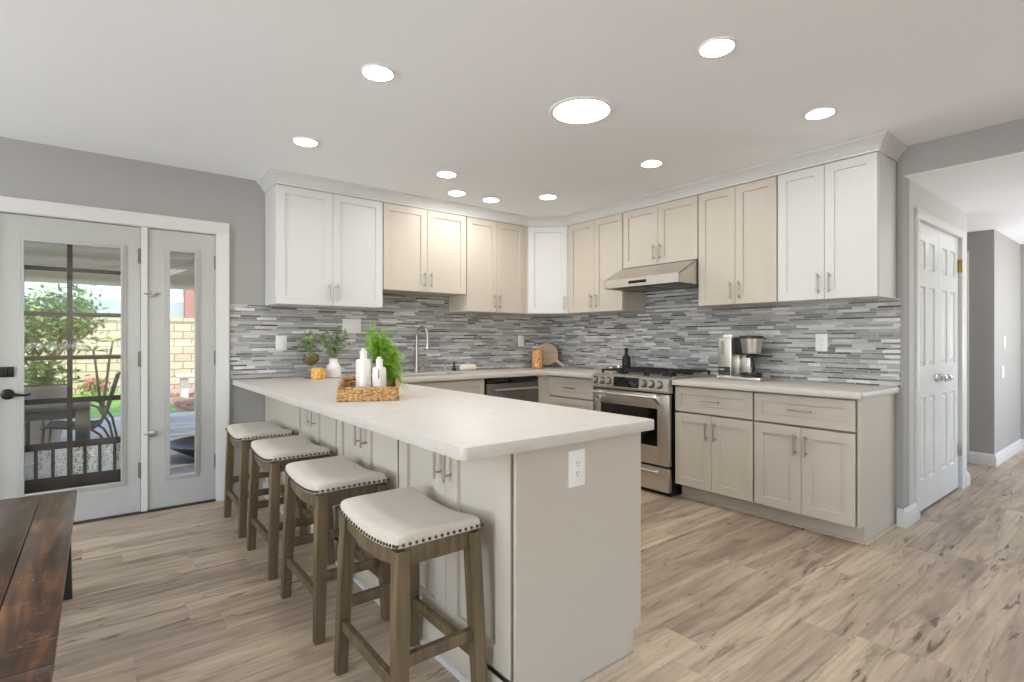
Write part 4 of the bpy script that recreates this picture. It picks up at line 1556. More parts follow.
# ------------------------------------------------------------------ ceiling lights
def make_light(r, lens, name, label, loc, depth=0.004):
    t = thing(name, label, 'ceiling light', loc, 0, None)
    obj('trim_ring', MB().lathe([(r, -0.006), (r * 1.02, -0.009), (r * 1.13, -0.008), (r * 1.16, -0.001), (r, -0.0005)], n=40, capb=False, capt=False), PLASTICW, t)
    obj('lens', MB().lathe([(r * 1.0, -0.004), (r * 0.98, -0.008), (r * 0.8, -0.0105), (r * 0.4, -0.0115), (0.001, -0.012)], n=40, capb=False), lens, t)
    return t
GL = 'recessed ceiling lights over the kitchen'
L0 = make_light(0.066, LENS, 'recessed_light', 'x', (-3.054, -1.076, CZ))
L0['label'] = 'recessed ceiling light nearest the garden doors, in front of the left white cabinet'
L0['group'] = GL
for (x, y, lab) in ((-3.054, -2.158, 'recessed ceiling light above the stools, upper left of the picture'),
                    (-2.025, -1.06, 'recessed ceiling light in front of short greige cabinet, left of two sink lights'),
                    (-1.695, -0.68, 'recessed ceiling light over the sink, left of the close pair'),
                    (-1.340, -0.68, 'recessed ceiling light over the sink, right of the close pair'),
                    (-1.010, -1.063, 'recessed ceiling light in front of the white corner cabinet'),
                    (-1.018, -2.156, 'recessed ceiling light in front of the range hood cabinets'),
                    (-2.015, -3.244, 'recessed ceiling light nearest the viewer, above the peninsula end'),
                    (-0.974, -3.237, 'recessed ceiling light in front of the right white cabinet')):
    dup(L0, (x, y, CZ), None, lab)
make_light(0.150, TUNNEL, 'sun_tunnel', 'big round white sun tunnel in the middle of the kitchen ceiling', (-2.016, -2.45, CZ))
# out-of-view lamps: rest of the grid, then ones added to light hall and passage
for (x, y, lab) in ((-3.054, -3.24, 'recessed ceiling light just behind the stools, over the viewer'),):
    dup(L0, (x, y, CZ), None, lab)
dup(L0, (2.1, -4.5, HZ), None, 'added unseen ceiling light in the hall outside the closet doors')
dup(L0, (2.1, -1.6, HZ), None, 'added unseen ceiling light in the side passage past the closet')

# ------------------------------------------------------------------ worktop things
def turned(label, cat, name, loc, prof, mat, n=24, rot=0.0):
    o = obj(name, MB().lathe(prof, n=n), mat)
    o.location = loc
    tag(o, label, cat)
    return o

# woven tray
TR = R(-25)
TX, TY = -2.970, -1.862
t = thing('woven_tray', 'rectangular woven seagrass tray on the peninsula worktop', 'tray', (TX, TY, KT), TR)
a_, b_, hh = 0.148, 0.142, 0.058
m = MB()
m.box(-a_, a_, -b_, b_, 0.0, 0.012, 0.004)
for (x0_, x1_, y0_, y1_) in ((-a_, a_, -b_, -b_ + 0.018), (-a_, a_, b_ - 0.018, b_)):
    m.box(x0_, x1_, y0_, y1_, 0.0, hh - 0.006 + (0.034 if y1_ > 0 else 0), 0.005)
for sx in (-1, 1):
    x0_, x1_ = sorted((sx * a_, sx * (a_ - 0.018)))
    poly = [(-b_, 0.0), (b_, 0.0), (b_, hh + 0.038), (0.06, hh + 0.036), (-0.05, hh + 0.016), (-b_, hh)]
    m.prism(poly, 'x', x0_, x1_)
obj('basket', m, WICKER, t, angle=50)
m = MB()
m.tube([(-a_ + 0.008, -b_ + 0.009, hh), (a_ - 0.008, -b_ + 0.009, hh), (a_ - 0.008, 0.0, hh + 0.026), (a_ - 0.008, b_ - 0.009, hh + 0.038), (-a_ + 0.008, b_ - 0.009, hh + 0.038), (-a_ + 0.008, 0.0, hh + 0.026)], 0.011, 8, closed=True)
obj('rim', m, WICKER, t)
Mt = Matrix.Translation((TX, TY, KT)) @ Matrix.Rotation(TR, 4, 'Z')
def at_tray(x, y, z=0.0125):
    return Mt @ Vector((x, y, z))
# cloth folded in the tray
m = MB()
nx, ny = 18, 10
g_ = [[m.bm.verts.new((-0.115 + 0.2 * i / nx, -0.098 + 0.06 * j / ny, 0.054 + 0.010 * math.sin(PI * j / ny) + 0.003 * math.sin(i * 1.7 + j))) for j in range(ny + 1)] for i in range(nx + 1)]
for i in range(nx):
    for j in range(ny):
        m.bm.faces.new((g_[i][j], g_[i + 1][j], g_[i + 1][j + 1], g_[i][j + 1]))
bmesh.ops.solidify(m.bm, geom=m.bm.faces[:], thickness=0.028)
o = obj('folded_cloth', m, CREAM)
o.location = at_tray(0, 0, 0.0)
o.rotation_euler = (0, 0, TR)
tag(o, 'cream cloth folded along the front of the woven tray', 'cloth')

def bottle(label, x, y, r, h, neck):
    t = thing('ceramic_bottle', label, 'bottle', at_tray(x, y), R(20), 'white ceramic bottles in the tray')
    prof = [(r * 0.92, 0.0), (r, 0.004), (r, h - 0.018), (r * 0.96, h - 0.008), (r * 0.82, h - 0.002), (neck * 1.05, h), (neck, h + 0.005), (neck, h + 0.030), (neck * 1.12, h + 0.032), (neck * 1.12, h + 0.040), (neck * 0.8, h + 0.040)]
    obj('body', MB().lathe(prof, n=32, sq=0.72), CERAMIC, t)
    obj('stopper', MB().lathe([(neck * 0.78, h + 0.036), (neck * 0.8, h + 0.048), (neck * 0.5, h + 0.052)], n=16), CERAMIC, t)
    return t
b1 = bottle('taller white ceramic bottle in the woven tray', -0.030, 0.012, 0.035, 0.192, 0.0165)
b2 = bottle('shorter white ceramic bottle in the woven tray, beside the fern', 0.050, -0.003, 0.032, 0.150, 0.0155)
obj('tassel', MB().tube([(-0.030, -0.026, 0.138), (-0.033, -0.027, 0.118), (-0.032, -0.027, 0.093)], [0.002, 0.0025, 0.003], 6), simple('bead_brown', (120, 96, 78), 0.7), b2)

# fern in a pot at the back corner of the tray
pf = at_tray(0.096, 0.088)
t = thing('potted_fern', 'bright green feathery fern standing in the woven tray', 'plant', pf)
obj('pot', MB().lathe([(0.024, 0.0), (0.032, 0.05), (0.034, 0.075), (0.031, 0.075), (0.028, 0.068)], n=20), POTM, t)
m = MB()
rnd = random.Random(11)
right = Vector((math.cos(0.6654), -math.sin(0.6654), 0))
fwd = Vector((math.sin(0.6654), math.cos(0.6654), 0))
def frond(p0, p1, p2, n, ll):
    prev = None
    for i in range(n):
        q = i / (n - 1)
        p = p0 * (1 - q) ** 2 + p1 * 2 * q * (1 - q) + p2 * q * q
        d = ((p1 - p0) * (1 - q) + (p2 - p1) * q).normalized()
        side = d.cross(Vector((rnd.uniform(-.4, .4), rnd.uniform(-.4, .4), 1))).normalized()
        L = ll * (0.45 + 0.9 * math.sin(PI * min(1, q * 0.9 + 0.12)))
        for s in (-1, 1):
            dd = side * s + d * 0.6 + Vector((0, 0, -0.15))
            nn = Vector((rnd.uniform(-.6, .6), rnd.uniform(-.6, .6), 1)).normalized()
            m.quadleaf(p, dd, nn, L * rnd.uniform(.8, 1.2), L * 0.16)
        if prev is not None:
            m.tube([prev, p], 0.0007, 4, caps=False)
        prev = p
for i in range(230):
    q = rnd.random()
    base = Vector((rnd.uniform(-.016, .016), rnd.uniform(-.016, .016), 0.072))
    lx = -0.140 + 0.172 * q + rnd.uniform(-.03, .03)
    top_ = base + right * (lx * 0.9) + fwd * rnd.uniform(-.05, .05) + Vector((0, 0, 0.350 - 0.125 * q - 0.10 * max(0, q - 0.6) + rnd.uniform(-.13, .03)))
    tip = top_ + right * rnd.uniform(0.0, 0.075) + fwd * rnd.uniform(-.045, .045) + Vector((0, 0, -rnd.uniform(0.03, 0.15)))
    frond(base, top_, tip, 24, 0.020)
for i in range(7):
    base = Vector((rnd.uniform(-.012, .012), rnd.uniform(-.012, .012), 0.072))
    top_ = base + right * 0.045 + Vector((0, 0, 0.055))
    frond(base, top_, top_ + right * rnd.uniform(.035, .075) - fwd * rnd.uniform(0, .03) + Vector((0, 0, -rnd.uniform(.06, .12))), 18, 0.013)
obj('fronds', m, FERN, t, smooth=False)

# vase of eucalyptus
def foliage_sprays(mb, base, n, h, spread, leaf, rnd, lean=Vector((0, 0, 0))):
    for i in range(n):
        a = rnd.uniform(0, 2 * PI)
        tip = base + lean + Vector((math.cos(a) * spread * rnd.uniform(.3, 1), math.sin(a) * spread * rnd.uniform(.3, 1), h * rnd.uniform(.55, 1)))
        mid = base.lerp(tip, 0.5) + Vector((0, 0, h * 0.14))
        P = []
        for k in range(9):
            q = k / 8
            P.append(base * (1 - q) ** 2 + mid * 2 * q * (1 - q) + tip * q * q)
        mb.tube(P, 0.0013, 5)
        for k in range(2, 9):
            for s in range(3):
                d = Vector((rnd.uniform(-1, 1), rnd.uniform(-1, 1), rnd.uniform(-.3, .7))).normalized()
                nn = Vector((rnd.uniform(-1, 1), rnd.uniform(-1, 1), rnd.uniform(.2, 1))).normalized()
                mb.quadleaf(P[k], d, nn, leaf * rnd.uniform(.7, 1.2), leaf * rnd.uniform(.5, .7), 0.1)
rnd2 = random.Random(5)
t = thing('vase', 'white ceramic vase holding eucalyptus sprigs against the tile', 'vase', (-2.585, -0.245, KT))
obj('body', MB().lathe([(0.046, 0.0), (0.055, 0.006), (0.059, 0.030), (0.059, 0.072), (0.054, 0.092), (0.040, 0.108), (0.034, 0.118), (0.034, 0.146), (0.037, 0.152), (0.033, 0.153), (0.030, 0.146), (0.030, 0.11)], n=32, capt=False), CERAMIC, t)
m = MB()
foliage_sprays(m, Vector((0, 0, 0.12)), 17, 0.255, 0.115, 0.036, rnd2)
obj('eucalyptus', m, EUCA, t, smooth=False)

# footed glass with moss and leaves
t = thing('glass_terrarium', 'footed round glass bowl of moss and leaves left of the white vase', 'terrarium', (-2.755, -0.215, KT))
obj('bowl', MB().lathe([(0.050, 0.0), (0.048, 0.005), (0.012, 0.014), (0.011, 0.082), (0.030, 0.098), (0.060, 0.122), (0.074, 0.165), (0.071, 0.215), (0.058, 0.250), (0.0565, 0.2505)], n=32, capt=False), JARGLASS, t)
m = MB()
m.lathe([(0.004, 0.103), (0.028, 0.107), (0.054, 0.128), (0.063, 0.155), (0.056, 0.180), (0.026, 0.196), (0.004, 0.200)], n=18)
for v in m.bm.verts:
    v.co += Vector((rnd2.uniform(-.004, .004), rnd2.uniform(-.004, .004), rnd2.uniform(-.004, .004)))
obj('moss', m, MOSS, t)
m = MB()
foliage_sprays(m, Vector((0, 0, 0.18)), 16, 0.18, 0.095, 0.036, rnd2)
obj('leaves', m, EUCA, t, smooth=False)

# amber candle
t = thing('candle', 'small amber block candle in front of the glass bowl', 'candle', (-2.735, -0.335, KT), R(35))
obj('body', MB().box(-0.041, 0.041, -0.041, 0.041, 0.0, 0.084, 0.012, 4), AMBER, t, angle=60)
obj('wick', MB().cyl((0, 0, 0.086), (0.002, 0, 0.098), 0.0012, n=6), BLACKP, t)

# pasta jar and round board in the corner
t = thing('storage_jar', 'lidded glass jar of dry pasta in the worktop corner', 'jar', (-0.405, -0.225, KT))
obj('glass', MB().lathe([(0.058, 0.0), (0.064, 0.006), (0.064, 0.205), (0.058, 0.215)], n=32, capt=False), JARGLASS, t)
obj('pasta', MB().lathe([(0.058, 0.007), (0.060, 0.02), (0.060, 0.182), (0.054, 0.190), (0.010, 0.193)], n=28), PASTA, t)
obj('lid', MB().lathe([(0.057, 0.212), (0.065, 0.215), (0.065, 0.226), (0.056, 0.231), (0.016, 0.233), (0.010, 0.238), (0.016, 0.246), (0.014, 0.256), (0.003, 0.258)], n=28), BOARDW, t)
# round paddle board leaning on the tile, handle down to the right
m = MB()
oc = []
rad = 0.122
for i in range(41):
    a = R(-28) + R(-62 - 1) * 0 + 2 * PI * i / 44 + R(8)
    oc.append((rad * math.cos(a), rad * math.sin(a)))
ha = R(-37)
oc = []
for i in range(48):
    a = ha + R(13) + (2 * PI - 2 * R(13)) * i / 47
    oc.append((rad * math.cos(a), rad * math.sin(a)))
ux, uz = math.cos(ha), math.sin(ha)
px_, pz_ = -uz, ux
def hp(s, w_):
    return (ux * s + px_ * w_, uz * s + pz_ * w_)
oc += [hp(rad + 0.015, -0.017), hp(rad + 0.06, -0.0145), hp(rad + 0.10, -0.019), hp(rad + 0.112, -0.010), hp(rad + 0.112, 0.010), hp(rad + 0.10, 0.019), hp(rad + 0.06, 0.0145), hp(rad + 0.015, 0.017)]
m.prism(oc, 'y', -0.008, 0.008)
bmesh.ops.bevel(m.bm, geom=[e for e in m.bm.edges if len(e.link_faces) == 2 and e.calc_face_angle() > R(60)], offset=0.003, segments=2, affect='EDGES')
lo = min(v.co.z for v in m.bm.verts)
for v in m.bm.verts:
    v.co.z -= lo
o = obj('cutting_board', m, BOARDW)
o.location = (-0.215, -0.170, KT + 0.003)
o.rotation_euler = (R(-15), 0, R(-36))
tag(o, 'round pale wooden paddle board leaning in the tiled corner', 'cutting board')

# bottle and shakers left of the range
t = thing('bottle', 'matte black bottle standing by the back left of the range', 'bottle', (-0.105, -1.175, KT))
obj('body', MB().lathe([(0.036, 0.0), (0.040, 0.005), (0.040, 0.120), (0.036, 0.140), (0.020, 0.158), (0.016, 0.168), (0.016, 0.200)], n=24), BLACKM, t)
obj('cap', MB().lathe([(0.018, 0.198), (0.019, 0.202), (0.019, 0.222), (0.014, 0.226)], n=20), BLACKP, t)
def shaker(label, x, y, mat):
    t = thing('shaker', label, 'shaker', (x, y, KT), 0, 'shakers left of the range')
    obj('body', MB().lathe([(0.017, 0.0), (0.0195, 0.003), (0.019, 0.038), (0.016, 0.048)], n=18), mat, t)
    obj('top', MB().lathe([(0.0165, 0.047), (0.017, 0.054), (0.012, 0.064), (0.003, 0.066)], n=18), CHROME, t)
shaker('small pink salt shaker left of the black bottle', -0.315, -1.165, simple('pale_pink_glaze', (226, 188, 176), 0.4))
shaker('small white shaker between the pink shaker and the black bottle', -0.235, -1.195, CERAMIC)

# ---- coffee maker (faces -x)
t = thing('coffee_maker', 'silver and black drip coffee maker with glass carafe on the right worktop', 'coffee maker', (-0.225, -2.395, KT), RB)
obj('base', MB().box(-0.172, 0.172, -0.075, 0.085, 0.0, 0.026, 0.006, 3), STEEL, t)
obj('water_tower', MB().box(-0.165, -0.055, -0.065, 0.085, 0.026, 0.318, 0.006, 3), STEEL, t)
obj('tower_lid', MB().box(-0.125, -0.052, -0.060, 0.080, 0.318, 0.344, 0.005, 2), PLASTICW, t)
obj('control_panel', MB().box(-0.160, -0.062, -0.069, -0.064, 0.034, 0.096, 0.002), BLACKP, t)
m = MB()
for i in range(4):
    m.box(-0.150 + i * 0.022, -0.138 + i * 0.022, -0.0705, -0.0685, 0.045, 0.050)
m.box(-0.150, -0.110, -0.0705, -0.0685, 0.068, 0.084)
obj('buttons', m, simple('button_grey', (150, 150, 150), 0.4), t, smooth=False)
m = MB()
m.prism([(-0.127 + 0.0135 * math.cos(a * PI / 8), (0.282 if math.sin(a * PI / 8) >= 0 else 0.205) + 0.0135 * math.sin(a * PI / 8)) for a in range(16)], 'y', -0.068, -0.064)
obj('water_gauge', m, simple('smoky_gauge', (150, 144, 138), 0.2), t)
obj('arm', MB().box(-0.056, 0.02, -0.02, 0.085, 0.19, 0.318, 0.004), BLACKP, t)
obj('back_panel', MB().box(-0.056, 0.03, 0.055, 0.085, 0.026, 0.20, 0.003), STEEL, t)
obj('brew_basket', MB().lathe([(0.056, 0.200), (0.062, 0.203), (0.080, 0.312)], (0.075, -0.01, 0), 28), STEEL, t)
m = MB().lathe([(0.080, 0.312), (0.084, 0.315), (0.084, 0.328), (0.070, 0.332), (0.01, 0.334)], (0.075, -0.01, 0), 28)
obj('basket_lid', m, BLACKP, t)
obj('basket_valve', MB().lathe([(0.050, 0.192), (0.056, 0.200), (0.02, 0.200)], (0.075, -0.01, 0), 24), BLACKP, t)
obj('warming_plate', MB().lathe([(0.074, 0.026), (0.074, 0.031), (0.06, 0.033)], (0.075, -0.01, 0), 28), BLACKP, t)
cg = obj('carafe', MB().lathe([(0.058, 0.034), (0.070, 0.038), (0.073, 0.055), (0.064, 0.095), (0.044, 0.140), (0.034, 0.160), (0.036, 0.172)], (0.075, -0.01, 0), 28), JARGLASS, t)
obj('carafe_band', MB().lathe([(0.0735, 0.040), (0.0750, 0.048), (0.0738, 0.056)], (0.075, -0.01, 0), 28, False, False), BLACKP, cg)
obj('carafe_lid', MB().lathe([(0.036, 0.168), (0.040, 0.172), (0.040, 0.184), (0.02, 0.190)], (0.075, -0.01, 0), 24), BLACKP, cg)
m = MB()
m.tube([(0.088, -0.045, 0.178), (0.105, -0.075, 0.176), (0.122, -0.094, 0.145), (0.136, -0.100, 0.095), (0.130, -0.092, 0.066), (0.118, -0.070, 0.062)], [0.010, 0.011, 0.012, 0.011, 0.009, 0.007], 10)
obj('carafe_handle', m, BLACKP, cg)

# ------------------------------------------------------------------ outside
GZ = -0.12
def stuff(name, mb, mat, label, cat, smooth=False):
    o = obj(name, mb, mat, None, smooth)
    o['kind'] = 'stuff'
    o['label'] = label
    o['category'] = cat
    return o
struct('patio_floor', MB().box(-9.0, 1.0, 0.14, 6.45, GZ - 0.1, GZ), CONCRETE, smooth=False)
struct('patio_curb', MB().box(-9.0, 1.0, 6.45, 6.75, GZ - 0.1, GZ + 0.015), CURB, smooth=False)
# lawn with short blades
m = MB()
nx, ny = 60, 40
G_ = [[m.bm.verts.new((-9.0 + 6.1 * i / nx, 6.76 + 5.54 * j / ny, GZ + 0.004 * rnd2.random())) for j in range(ny + 1)] for i in range(nx + 1)]
for i in range(nx):
    for j in range(ny):
        m.bm.faces.new((G_[i][j], G_[i + 1][j], G_[i + 1][j + 1], G_[i][j + 1]))
stuff('lawn', m, GRASS, 'bright green lawn beyond the patio, seen through the doors', 'grass')
m = MB()
for i in range(900):
    p = Vector((rnd2.uniform(-2.82, -0.6), rnd2.uniform(6.8, 10.5), GZ + rnd2.uniform(0.0, 0.05)))
    r_ = rnd2.uniform(.02, .05)
    if abs(p.x + 2.15) < 0.75 and abs(p.y - 9.6) < 0.4:
        continue
    m.box(p.x - r_, p.x + r_, p.y - r_ * .6, p.y + r_ * .6, p.z - 0.02, p.z + 0.02)
m.box(-2.89, 0.8, 6.76, 12.3, GZ - 0.06, GZ - 0.002)
stuff('mulch_bed', m, GRAVEL, 'reddish mulch bed beside the lawn, seen through the sidelight', 'mulch')
m = MB()
m.box(-10.5, 2.0, 12.35, 12.55, GZ - 0.1, 1.70)
m.box(-10.5, 2.0, 12.32, 12.58, 1.70, 1.80)
struct('garden_wall', m, BLOCK, smooth=False)

# neighbouring house
t = thing('neighbor_house', 'white stucco house beyond the block garden wall', 'house', (-5.0, 17.0, GZ))
obj('wall', MB().box(-6, 4.5, 0, 4, 1.9, 4.2), STUCCO, t, smooth=False)
obj('lower_wall', MB().box(-6, 4.5, -0.15, 0, 0.0, 2.62), STUCCOG, t, smooth=False)
obj('roof', MB().prism([(-0.7, 4.15), (2.0, 5.2), (4.5, 4.15), (4.5, 4.05), (-0.7, 4.05)], 'x', -6.4, 5.0), ROOFT, t, smooth=False)
obj('chimney', MB().box(3.25, 3.75, -0.6, -0.16, 1.6, 3.1), simple('red_brown_brick', (170, 112, 96), 0.9, var=0.2, scale=12), t, smooth=False)
obj('chimney_cap', MB().box(3.2, 3.8, -0.65, -0.11, 3.1, 3.5), STUCCO, t, smooth=False)
wn_ = obj('window', MB().box(-1.1, -0.1, -0.19, -0.14, 1.5, 2.3, 0.01), PLASTICW, t)
obj('pane', MB().box(-1.03, -0.17, -0.196, -0.188, 1.57, 2.23), BLACKGLASS, wn_, smooth=False)

# patio cover
t = thing('patio_cover', 'tan slatted patio cover on posts outside the garden doors', 'patio cover', (-4.0, 0.15, 0))
m = MB()
for i in range(18):
    y = 0.02 + i * 0.37
    z = 2.62 - 0.2 * y / 6.6
    m.prism([(y, z), (y + 0.28, z - 0.0085), (y + 0.28, z + 0.0215), (y, z + 0.03)], 'x', -4.5, 3.9)
obj('roof_deck', m, PATIOW, t, smooth=False)
for i in range(10):
    y = 0.9 + i * 0.56
    z = 2.62 - 0.2 * y / 6.6
    obj('purlin', MB().box(-4.5, 3.9, y - 0.045, y + 0.045, z - 0.13, z, 0.004), PATIOW, t)
obj('beam', MB().box(-4.5, 3.9, 6.25, 6.40, 2.10, 2.43, 0.006), PATIOW, t)
for x in (-3.6, 3.6):
    obj('post', MB().box(x - 0.06, x + 0.06, 6.27, 6.39, GZ, 2.10, 0.004), PATIOW, t)
x = 0.48
obj('post', MB().box(x - 0.06, x + 0.06, 4.27, 4.39, GZ, 2.36, 0.004), PATIOW, t)
m = MB()
m.loft([[(x + 0.05, 4.29, 2.02), (x + 0.05, 4.37, 2.02), (x + 0.05, 4.37, 2.14), (x + 0.05, 4.29, 2.14)],
        [(x + 0.80, 4.29, 2.37), (x + 0.80, 4.37, 2.37), (x + 0.80, 4.37, 2.47), (x + 0.80, 4.29, 2.47)]])
obj('brace', m, CURB, t, smooth=False)

# security screen door outside door_1
t = thing('screen_door', 'bronze barred security screen door outside the glass door', 'screen door', (-4.21, 0.115, 0))
m = MB()
for (a, b) in ((-0.37, -0.325), (0.325, 0.37)):
    m.box(a, b, -0.012, 0.012, 0.02, 1.98)
m.box(-0.325, 0.325, -0.012, 0.012, 1.94, 1.98)
m.box(-0.325, 0.325, -0.012, 0.012, 0.02, 0.285)
obj('frame', m, SCREENM, t, smooth=False)
obj('bar', MB().box(-0.026, 0.002, -0.010, 0.010, 0.285, 1.94), SCREENM, t, smooth=False)
for (z, hh_) in ((1.669, 0.013), (1.373, 0.014), (1.085, 0.013), (0.803, 0.017), (0.508, 0.022), (0.292, 0.012)):
    obj('bar', MB().box(-0.325, 0.325, -0.009, 0.009, z - hh_, z + hh_), SCREENM, t, smooth=False)
pp = obj('perforated_panel', MB().box(-0.325, 0.325, 0.0, 0.002, 0.285, 0.51), PERF, t, smooth=False)
m = MB()
for x in (-0.18, -0.097, 0.066, 0.145, 0.226):
    m.box(x - 0.009, x + 0.009, -0.008, 0.008, 0.285, 0.51)
obj('panel_bars', m, SCREENM, pp, smooth=False)

# citrus tree
rt = random.Random(21)
t = thing('citrus_tree', 'leafy orange tree left of the lawn, seen through glass door', 'tree', (-5.05, 8.6, GZ))
t.scale = (1.15, 1.15, 1.22)
m = MB()
tips = []
def branch(p, d, ln_, r_, depth):
    P = [p]
    for i in range(5):
        d = (d + Vector((rt.uniform(-.25, .25), rt.uniform(-.25, .25), rt.uniform(-.05, .2)))).normalized()
        P.append(P[-1] + d * ln_ / 5)
    m.tube(P, [r_ * (1 - 0.1 * i) for i in range(6)], 7)
    if depth == 0:
        tips.extend(P[2:])
        return
    if depth == 1:
        tips.extend(P[3:])
    for i in range(3):
        a = rt.uniform(0, 2 * PI)
        dd = (d * 0.7 + Vector((math.cos(a), math.sin(a), rt.uniform(0.1, .5))) * 0.8).normalized()
        branch(P[rt.choice((3, 4, 5))], dd, ln_ * 0.72, r_ * 0.55, depth - 1)
for i in range(5):
    a = R(72 * i + 10)
    branch(Vector((0.04 * math.cos(a), 0.04 * math.sin(a), 0)), Vector((math.cos(a) * 0.55, math.sin(a) * 0.55, 1)).normalized(), 1.05, 0.045, 2)
obj('trunk', m, BARK, t)
m = MB()
for p in tips:
    for i in range(16):
        q = p + Vector((rt.gauss(0, .13), rt.gauss(0, .13), rt.gauss(0, .11)))
        m.quadleaf(q, Vector((rt.uniform(-1, 1), rt.uniform(-1, 1), rt.uniform(-.8, .5))), Vector((rt.uniform(-1, 1), rt.uniform(-1, 1), 1)).normalized(), rt.uniform(.09, .15), 0.055, 0.1)
obj('foliage', m, TREEL, t, smooth=False)
m = MB()
for i in range(6):
    p = rt.choice(tips)
    m.sphere(p + Vector((rt.uniform(-.1, .1), -0.12, rt.uniform(-.1, .05))), 0.04, 12, 8)
obj('oranges', m, simple('orange_peel', (230, 120, 40), 0.5), t)

# plumeria-like stem plant by the lawn
t = thing('stem_plant', 'bare-stemmed plant with long leaves in front of the block wall', 'plant', (-4.02, 7.6, GZ))
m = MB()
heads = []
for (dx, h_) in ((-0.12, 1.12), (0.16, 1.30)):
    P = [Vector((0, 0, 0)), Vector((dx * 0.4, 0, h_ * 0.4)), Vector((dx * 0.7, 0.05, h_ * 0.75)), Vector((dx, 0.03, h_))]
    m.tube(P, [0.026, 0.022, 0.018, 0.016], 8)
    heads.append(P[-1])
obj('stems', m, BARK, t)
m = MB()
for p in heads:
    for i in range(8):
        a = rt.uniform(0, 2 * PI)
        m.quadleaf(p, Vector((math.cos(a), math.sin(a), rt.uniform(-.1, .5))), Vector((0, 0, 1)), rt.uniform(.22, .34), 0.075, 0.25)
obj('leaves', m, PLUME, t, smooth=False)
t = thing('flower_clump', 'low clump of pink flowers at the foot of the block wall', 'flowers', (-4.15, 11.3, GZ))
m = MB()
for i in range(60):
    p = Vector((rt.gauss(0, .14), rt.gauss(0, .1), rt.uniform(.15, .42)))
    m.sphere(p, rt.uniform(.025, .045), 7, 5)
obj('blossoms', m, PINKF, t)
m = MB()
for i in range(160):
    p = Vector((rt.gauss(0, .13), rt.gauss(0, .1), rt.uniform(0, .3)))
    m.quadleaf(p, Vector((rt.uniform(-1, 1), rt.uniform(-1, 1), 1)), Vector((rt.uniform(-1, 1), -1, .3)).normalized(), .12, .03)
obj('leaves', m, TREEL, t, smooth=False)

# big clay pot with plants on the patio
t = thing('potted_plant', 'big pale clay pot of trailing plants on the patio', 'plant', (-4.66, 4.6, GZ))
obj('pot', MB().lathe([(0.20, 0.0), (0.24, 0.3), (0.285, 0.62), (0.30, 0.66), (0.30, 0.74), (0.27, 0.74), (0.25, 0.68)], n=28), POTM, t)
m = MB()
for i in range(420):
    p = Vector((rt.gauss(0, .15), rt.gauss(0, .15), 0.74 + abs(rt.gauss(0, .13))))
    m.quadleaf(p, Vector((rt.uniform(-1, 1), rt.uniform(-1, 1), rt.uniform(-.2, .8))), Vector((rt.uniform(-1, 1), rt.uniform(-1, 1), 1)).normalized(), .11, .04, .1)
obj('leaves', m, TREEL, t, smooth=False)

# patio table and chairs
t = thing('patio_table', 'taupe rectangular patio table just outside the screen door', 'table', (-4.53, 2.05, GZ), 0)
obj('table_top', MB().box(-0.62, 0.40, -0.42, 0.42, 0.70, 0.735, 0.008), PATIOMETAL, t)
for sx in (-0.56, 0.345):
    for sy in (-0.36, 0.36):
        obj('leg', MB().box(sx - 0.05, sx + 0.05, sy - 0.045, sy + 0.045, 0.0, 0.70, 0.006), PATIOMETAL, t)
obj('apron', MB().box(-0.56, 0.345, -0.37, -0.345, 0.62, 0.70, 0.004), PATIOMETAL, t)

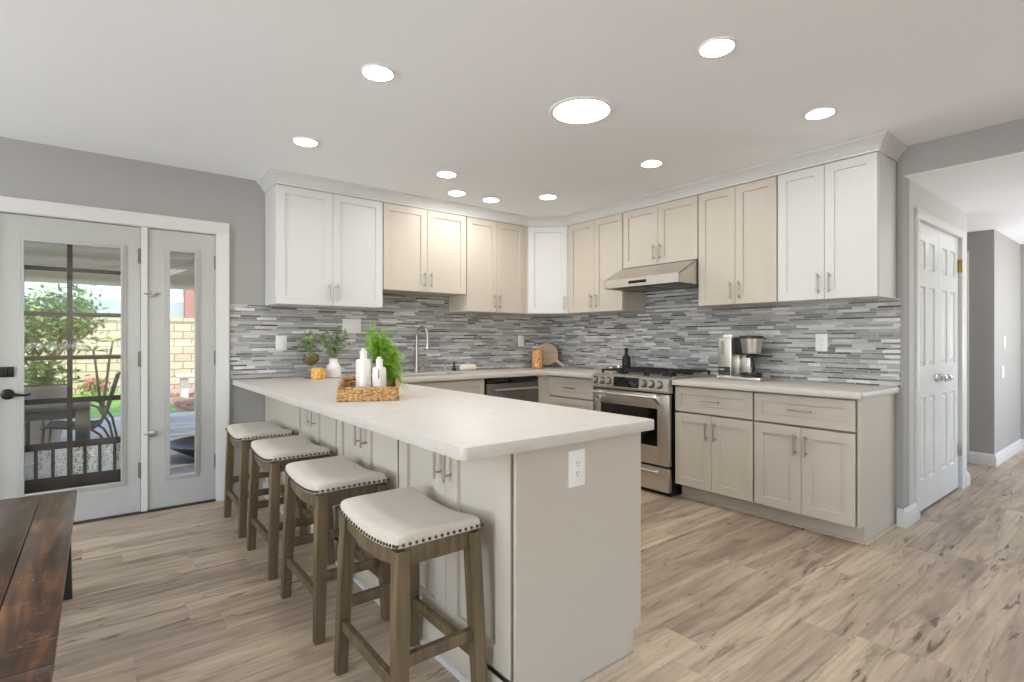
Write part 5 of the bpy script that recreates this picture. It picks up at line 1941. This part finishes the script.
def sling_chair(label, loc, rot):
    t = thing('patio_chair', label, 'chair', loc, rot, None)
    prof = [(-0.26, 0.40), (-0.20, 0.415), (0.0, 0.385), (0.16, 0.375), (0.225, 0.42), (0.27, 0.56), (0.32, 0.76), (0.37, 0.95)]
    m = MB()
    a = m.ring([(x, -0.23, z) for x, z in prof])
    b = m.ring([(x, 0.23, z) for x, z in prof])
    m.bridge(a, b, closed=False)
    bmesh.ops.solidify(m.bm, geom=m.bm.faces[:], thickness=0.012)
    obj('sling', m, SLING, t)
    for sy in (-0.245, 0.245):
        m = MB()
        m.tube([(x, sy, z) for x, z in prof], 0.014, 8)
        m.tube([(-0.24, sy, 0.40), (-0.27, sy, 0.0)], 0.013, 8)
        m.tube([(0.19, sy, 0.39), (0.10, sy, 0.40), (0.22, sy, 0.30), (0.36, sy, 0.0)], 0.013, 8)
        m.tube([(-0.24, sy, 0.40), (-0.25, sy, 0.62), (-0.1, sy, 0.66), (0.10, sy, 0.645), (0.20, sy, 0.60), (0.30, sy, 0.42), (0.38, sy, 0.0)], 0.013, 8)
        obj('side_frame', m, PATIOMETAL, t)
    return t
ch = sling_chair('grey sling patio chair at the right end of the table, facing left', (-4.26, 3.02, GZ), R(-4))
# wicker-backed armchair seen from behind at the left
t = thing('patio_armchair', 'square-backed taupe patio armchair beside the table, left of the door', 'chair', (-5.02, 3.70, GZ), 0)
obj('back', MB().box(-0.30, 0.30, -0.30, -0.24, 0.30, 0.98, 0.02), SLING, t)
obj('seat', MB().box(-0.30, 0.30, -0.26, 0.30, 0.36, 0.44, 0.02), SLING, t)
for sx in (-0.29, 0.29):
    obj('arm', MB().box(sx - 0.03, sx + 0.03, -0.28, 0.30, 0.60, 0.65, 0.01), PATIOMETAL, t)
    for sy in (-0.27, 0.27):
        obj('leg', MB().box(sx - 0.025, sx + 0.025, sy - 0.025, sy + 0.025, 0.0, 0.62 if sy > 0 else 0.36), PATIOMETAL, t, smooth=False)

# low fire bowl seen through the sidelight
t = thing('fire_bowl', 'low dark round fire bowl on the patio, low in the sidelight', 'fire bowl', (-2.98, 2.35, GZ))
obj('bowl', MB().lathe([(0.22, 0.0), (0.30, 0.04), (0.46, 0.13), (0.50, 0.165), (0.53, 0.17), (0.53, 0.18), (0.49, 0.18), (0.44, 0.14), (0.20, 0.07), (0.01, 0.06)], n=40), SCREENM, t)
for a in range(3):
    obj('foot', MB().cyl((0.24 * math.cos(a * 2.094), 0.24 * math.sin(a * 2.094), 0.0), (0.24 * math.cos(a * 2.094), 0.24 * math.sin(a * 2.094), 0.04), 0.03, n=12), SCREENM, t)
# stone bench far right by the wall
t = thing('garden_bench', 'pale stone garden bench at the block wall, seen through the sidelight', 'bench', (-2.15, 9.6, GZ))
obj('seat_slab', MB().box(-0.55, 0.55, -0.2, 0.2, 0.46, 0.54, 0.02), CURB, t)
for sx in (-0.38, 0.38):
    obj('support', MB().prism([(-0.15, 0.0), (0.15, 0.0), (0.10, 0.22), (0.16, 0.46), (-0.16, 0.46), (-0.10, 0.22)], 'x', sx - 0.07, sx + 0.07), CURB, t, smooth=False)
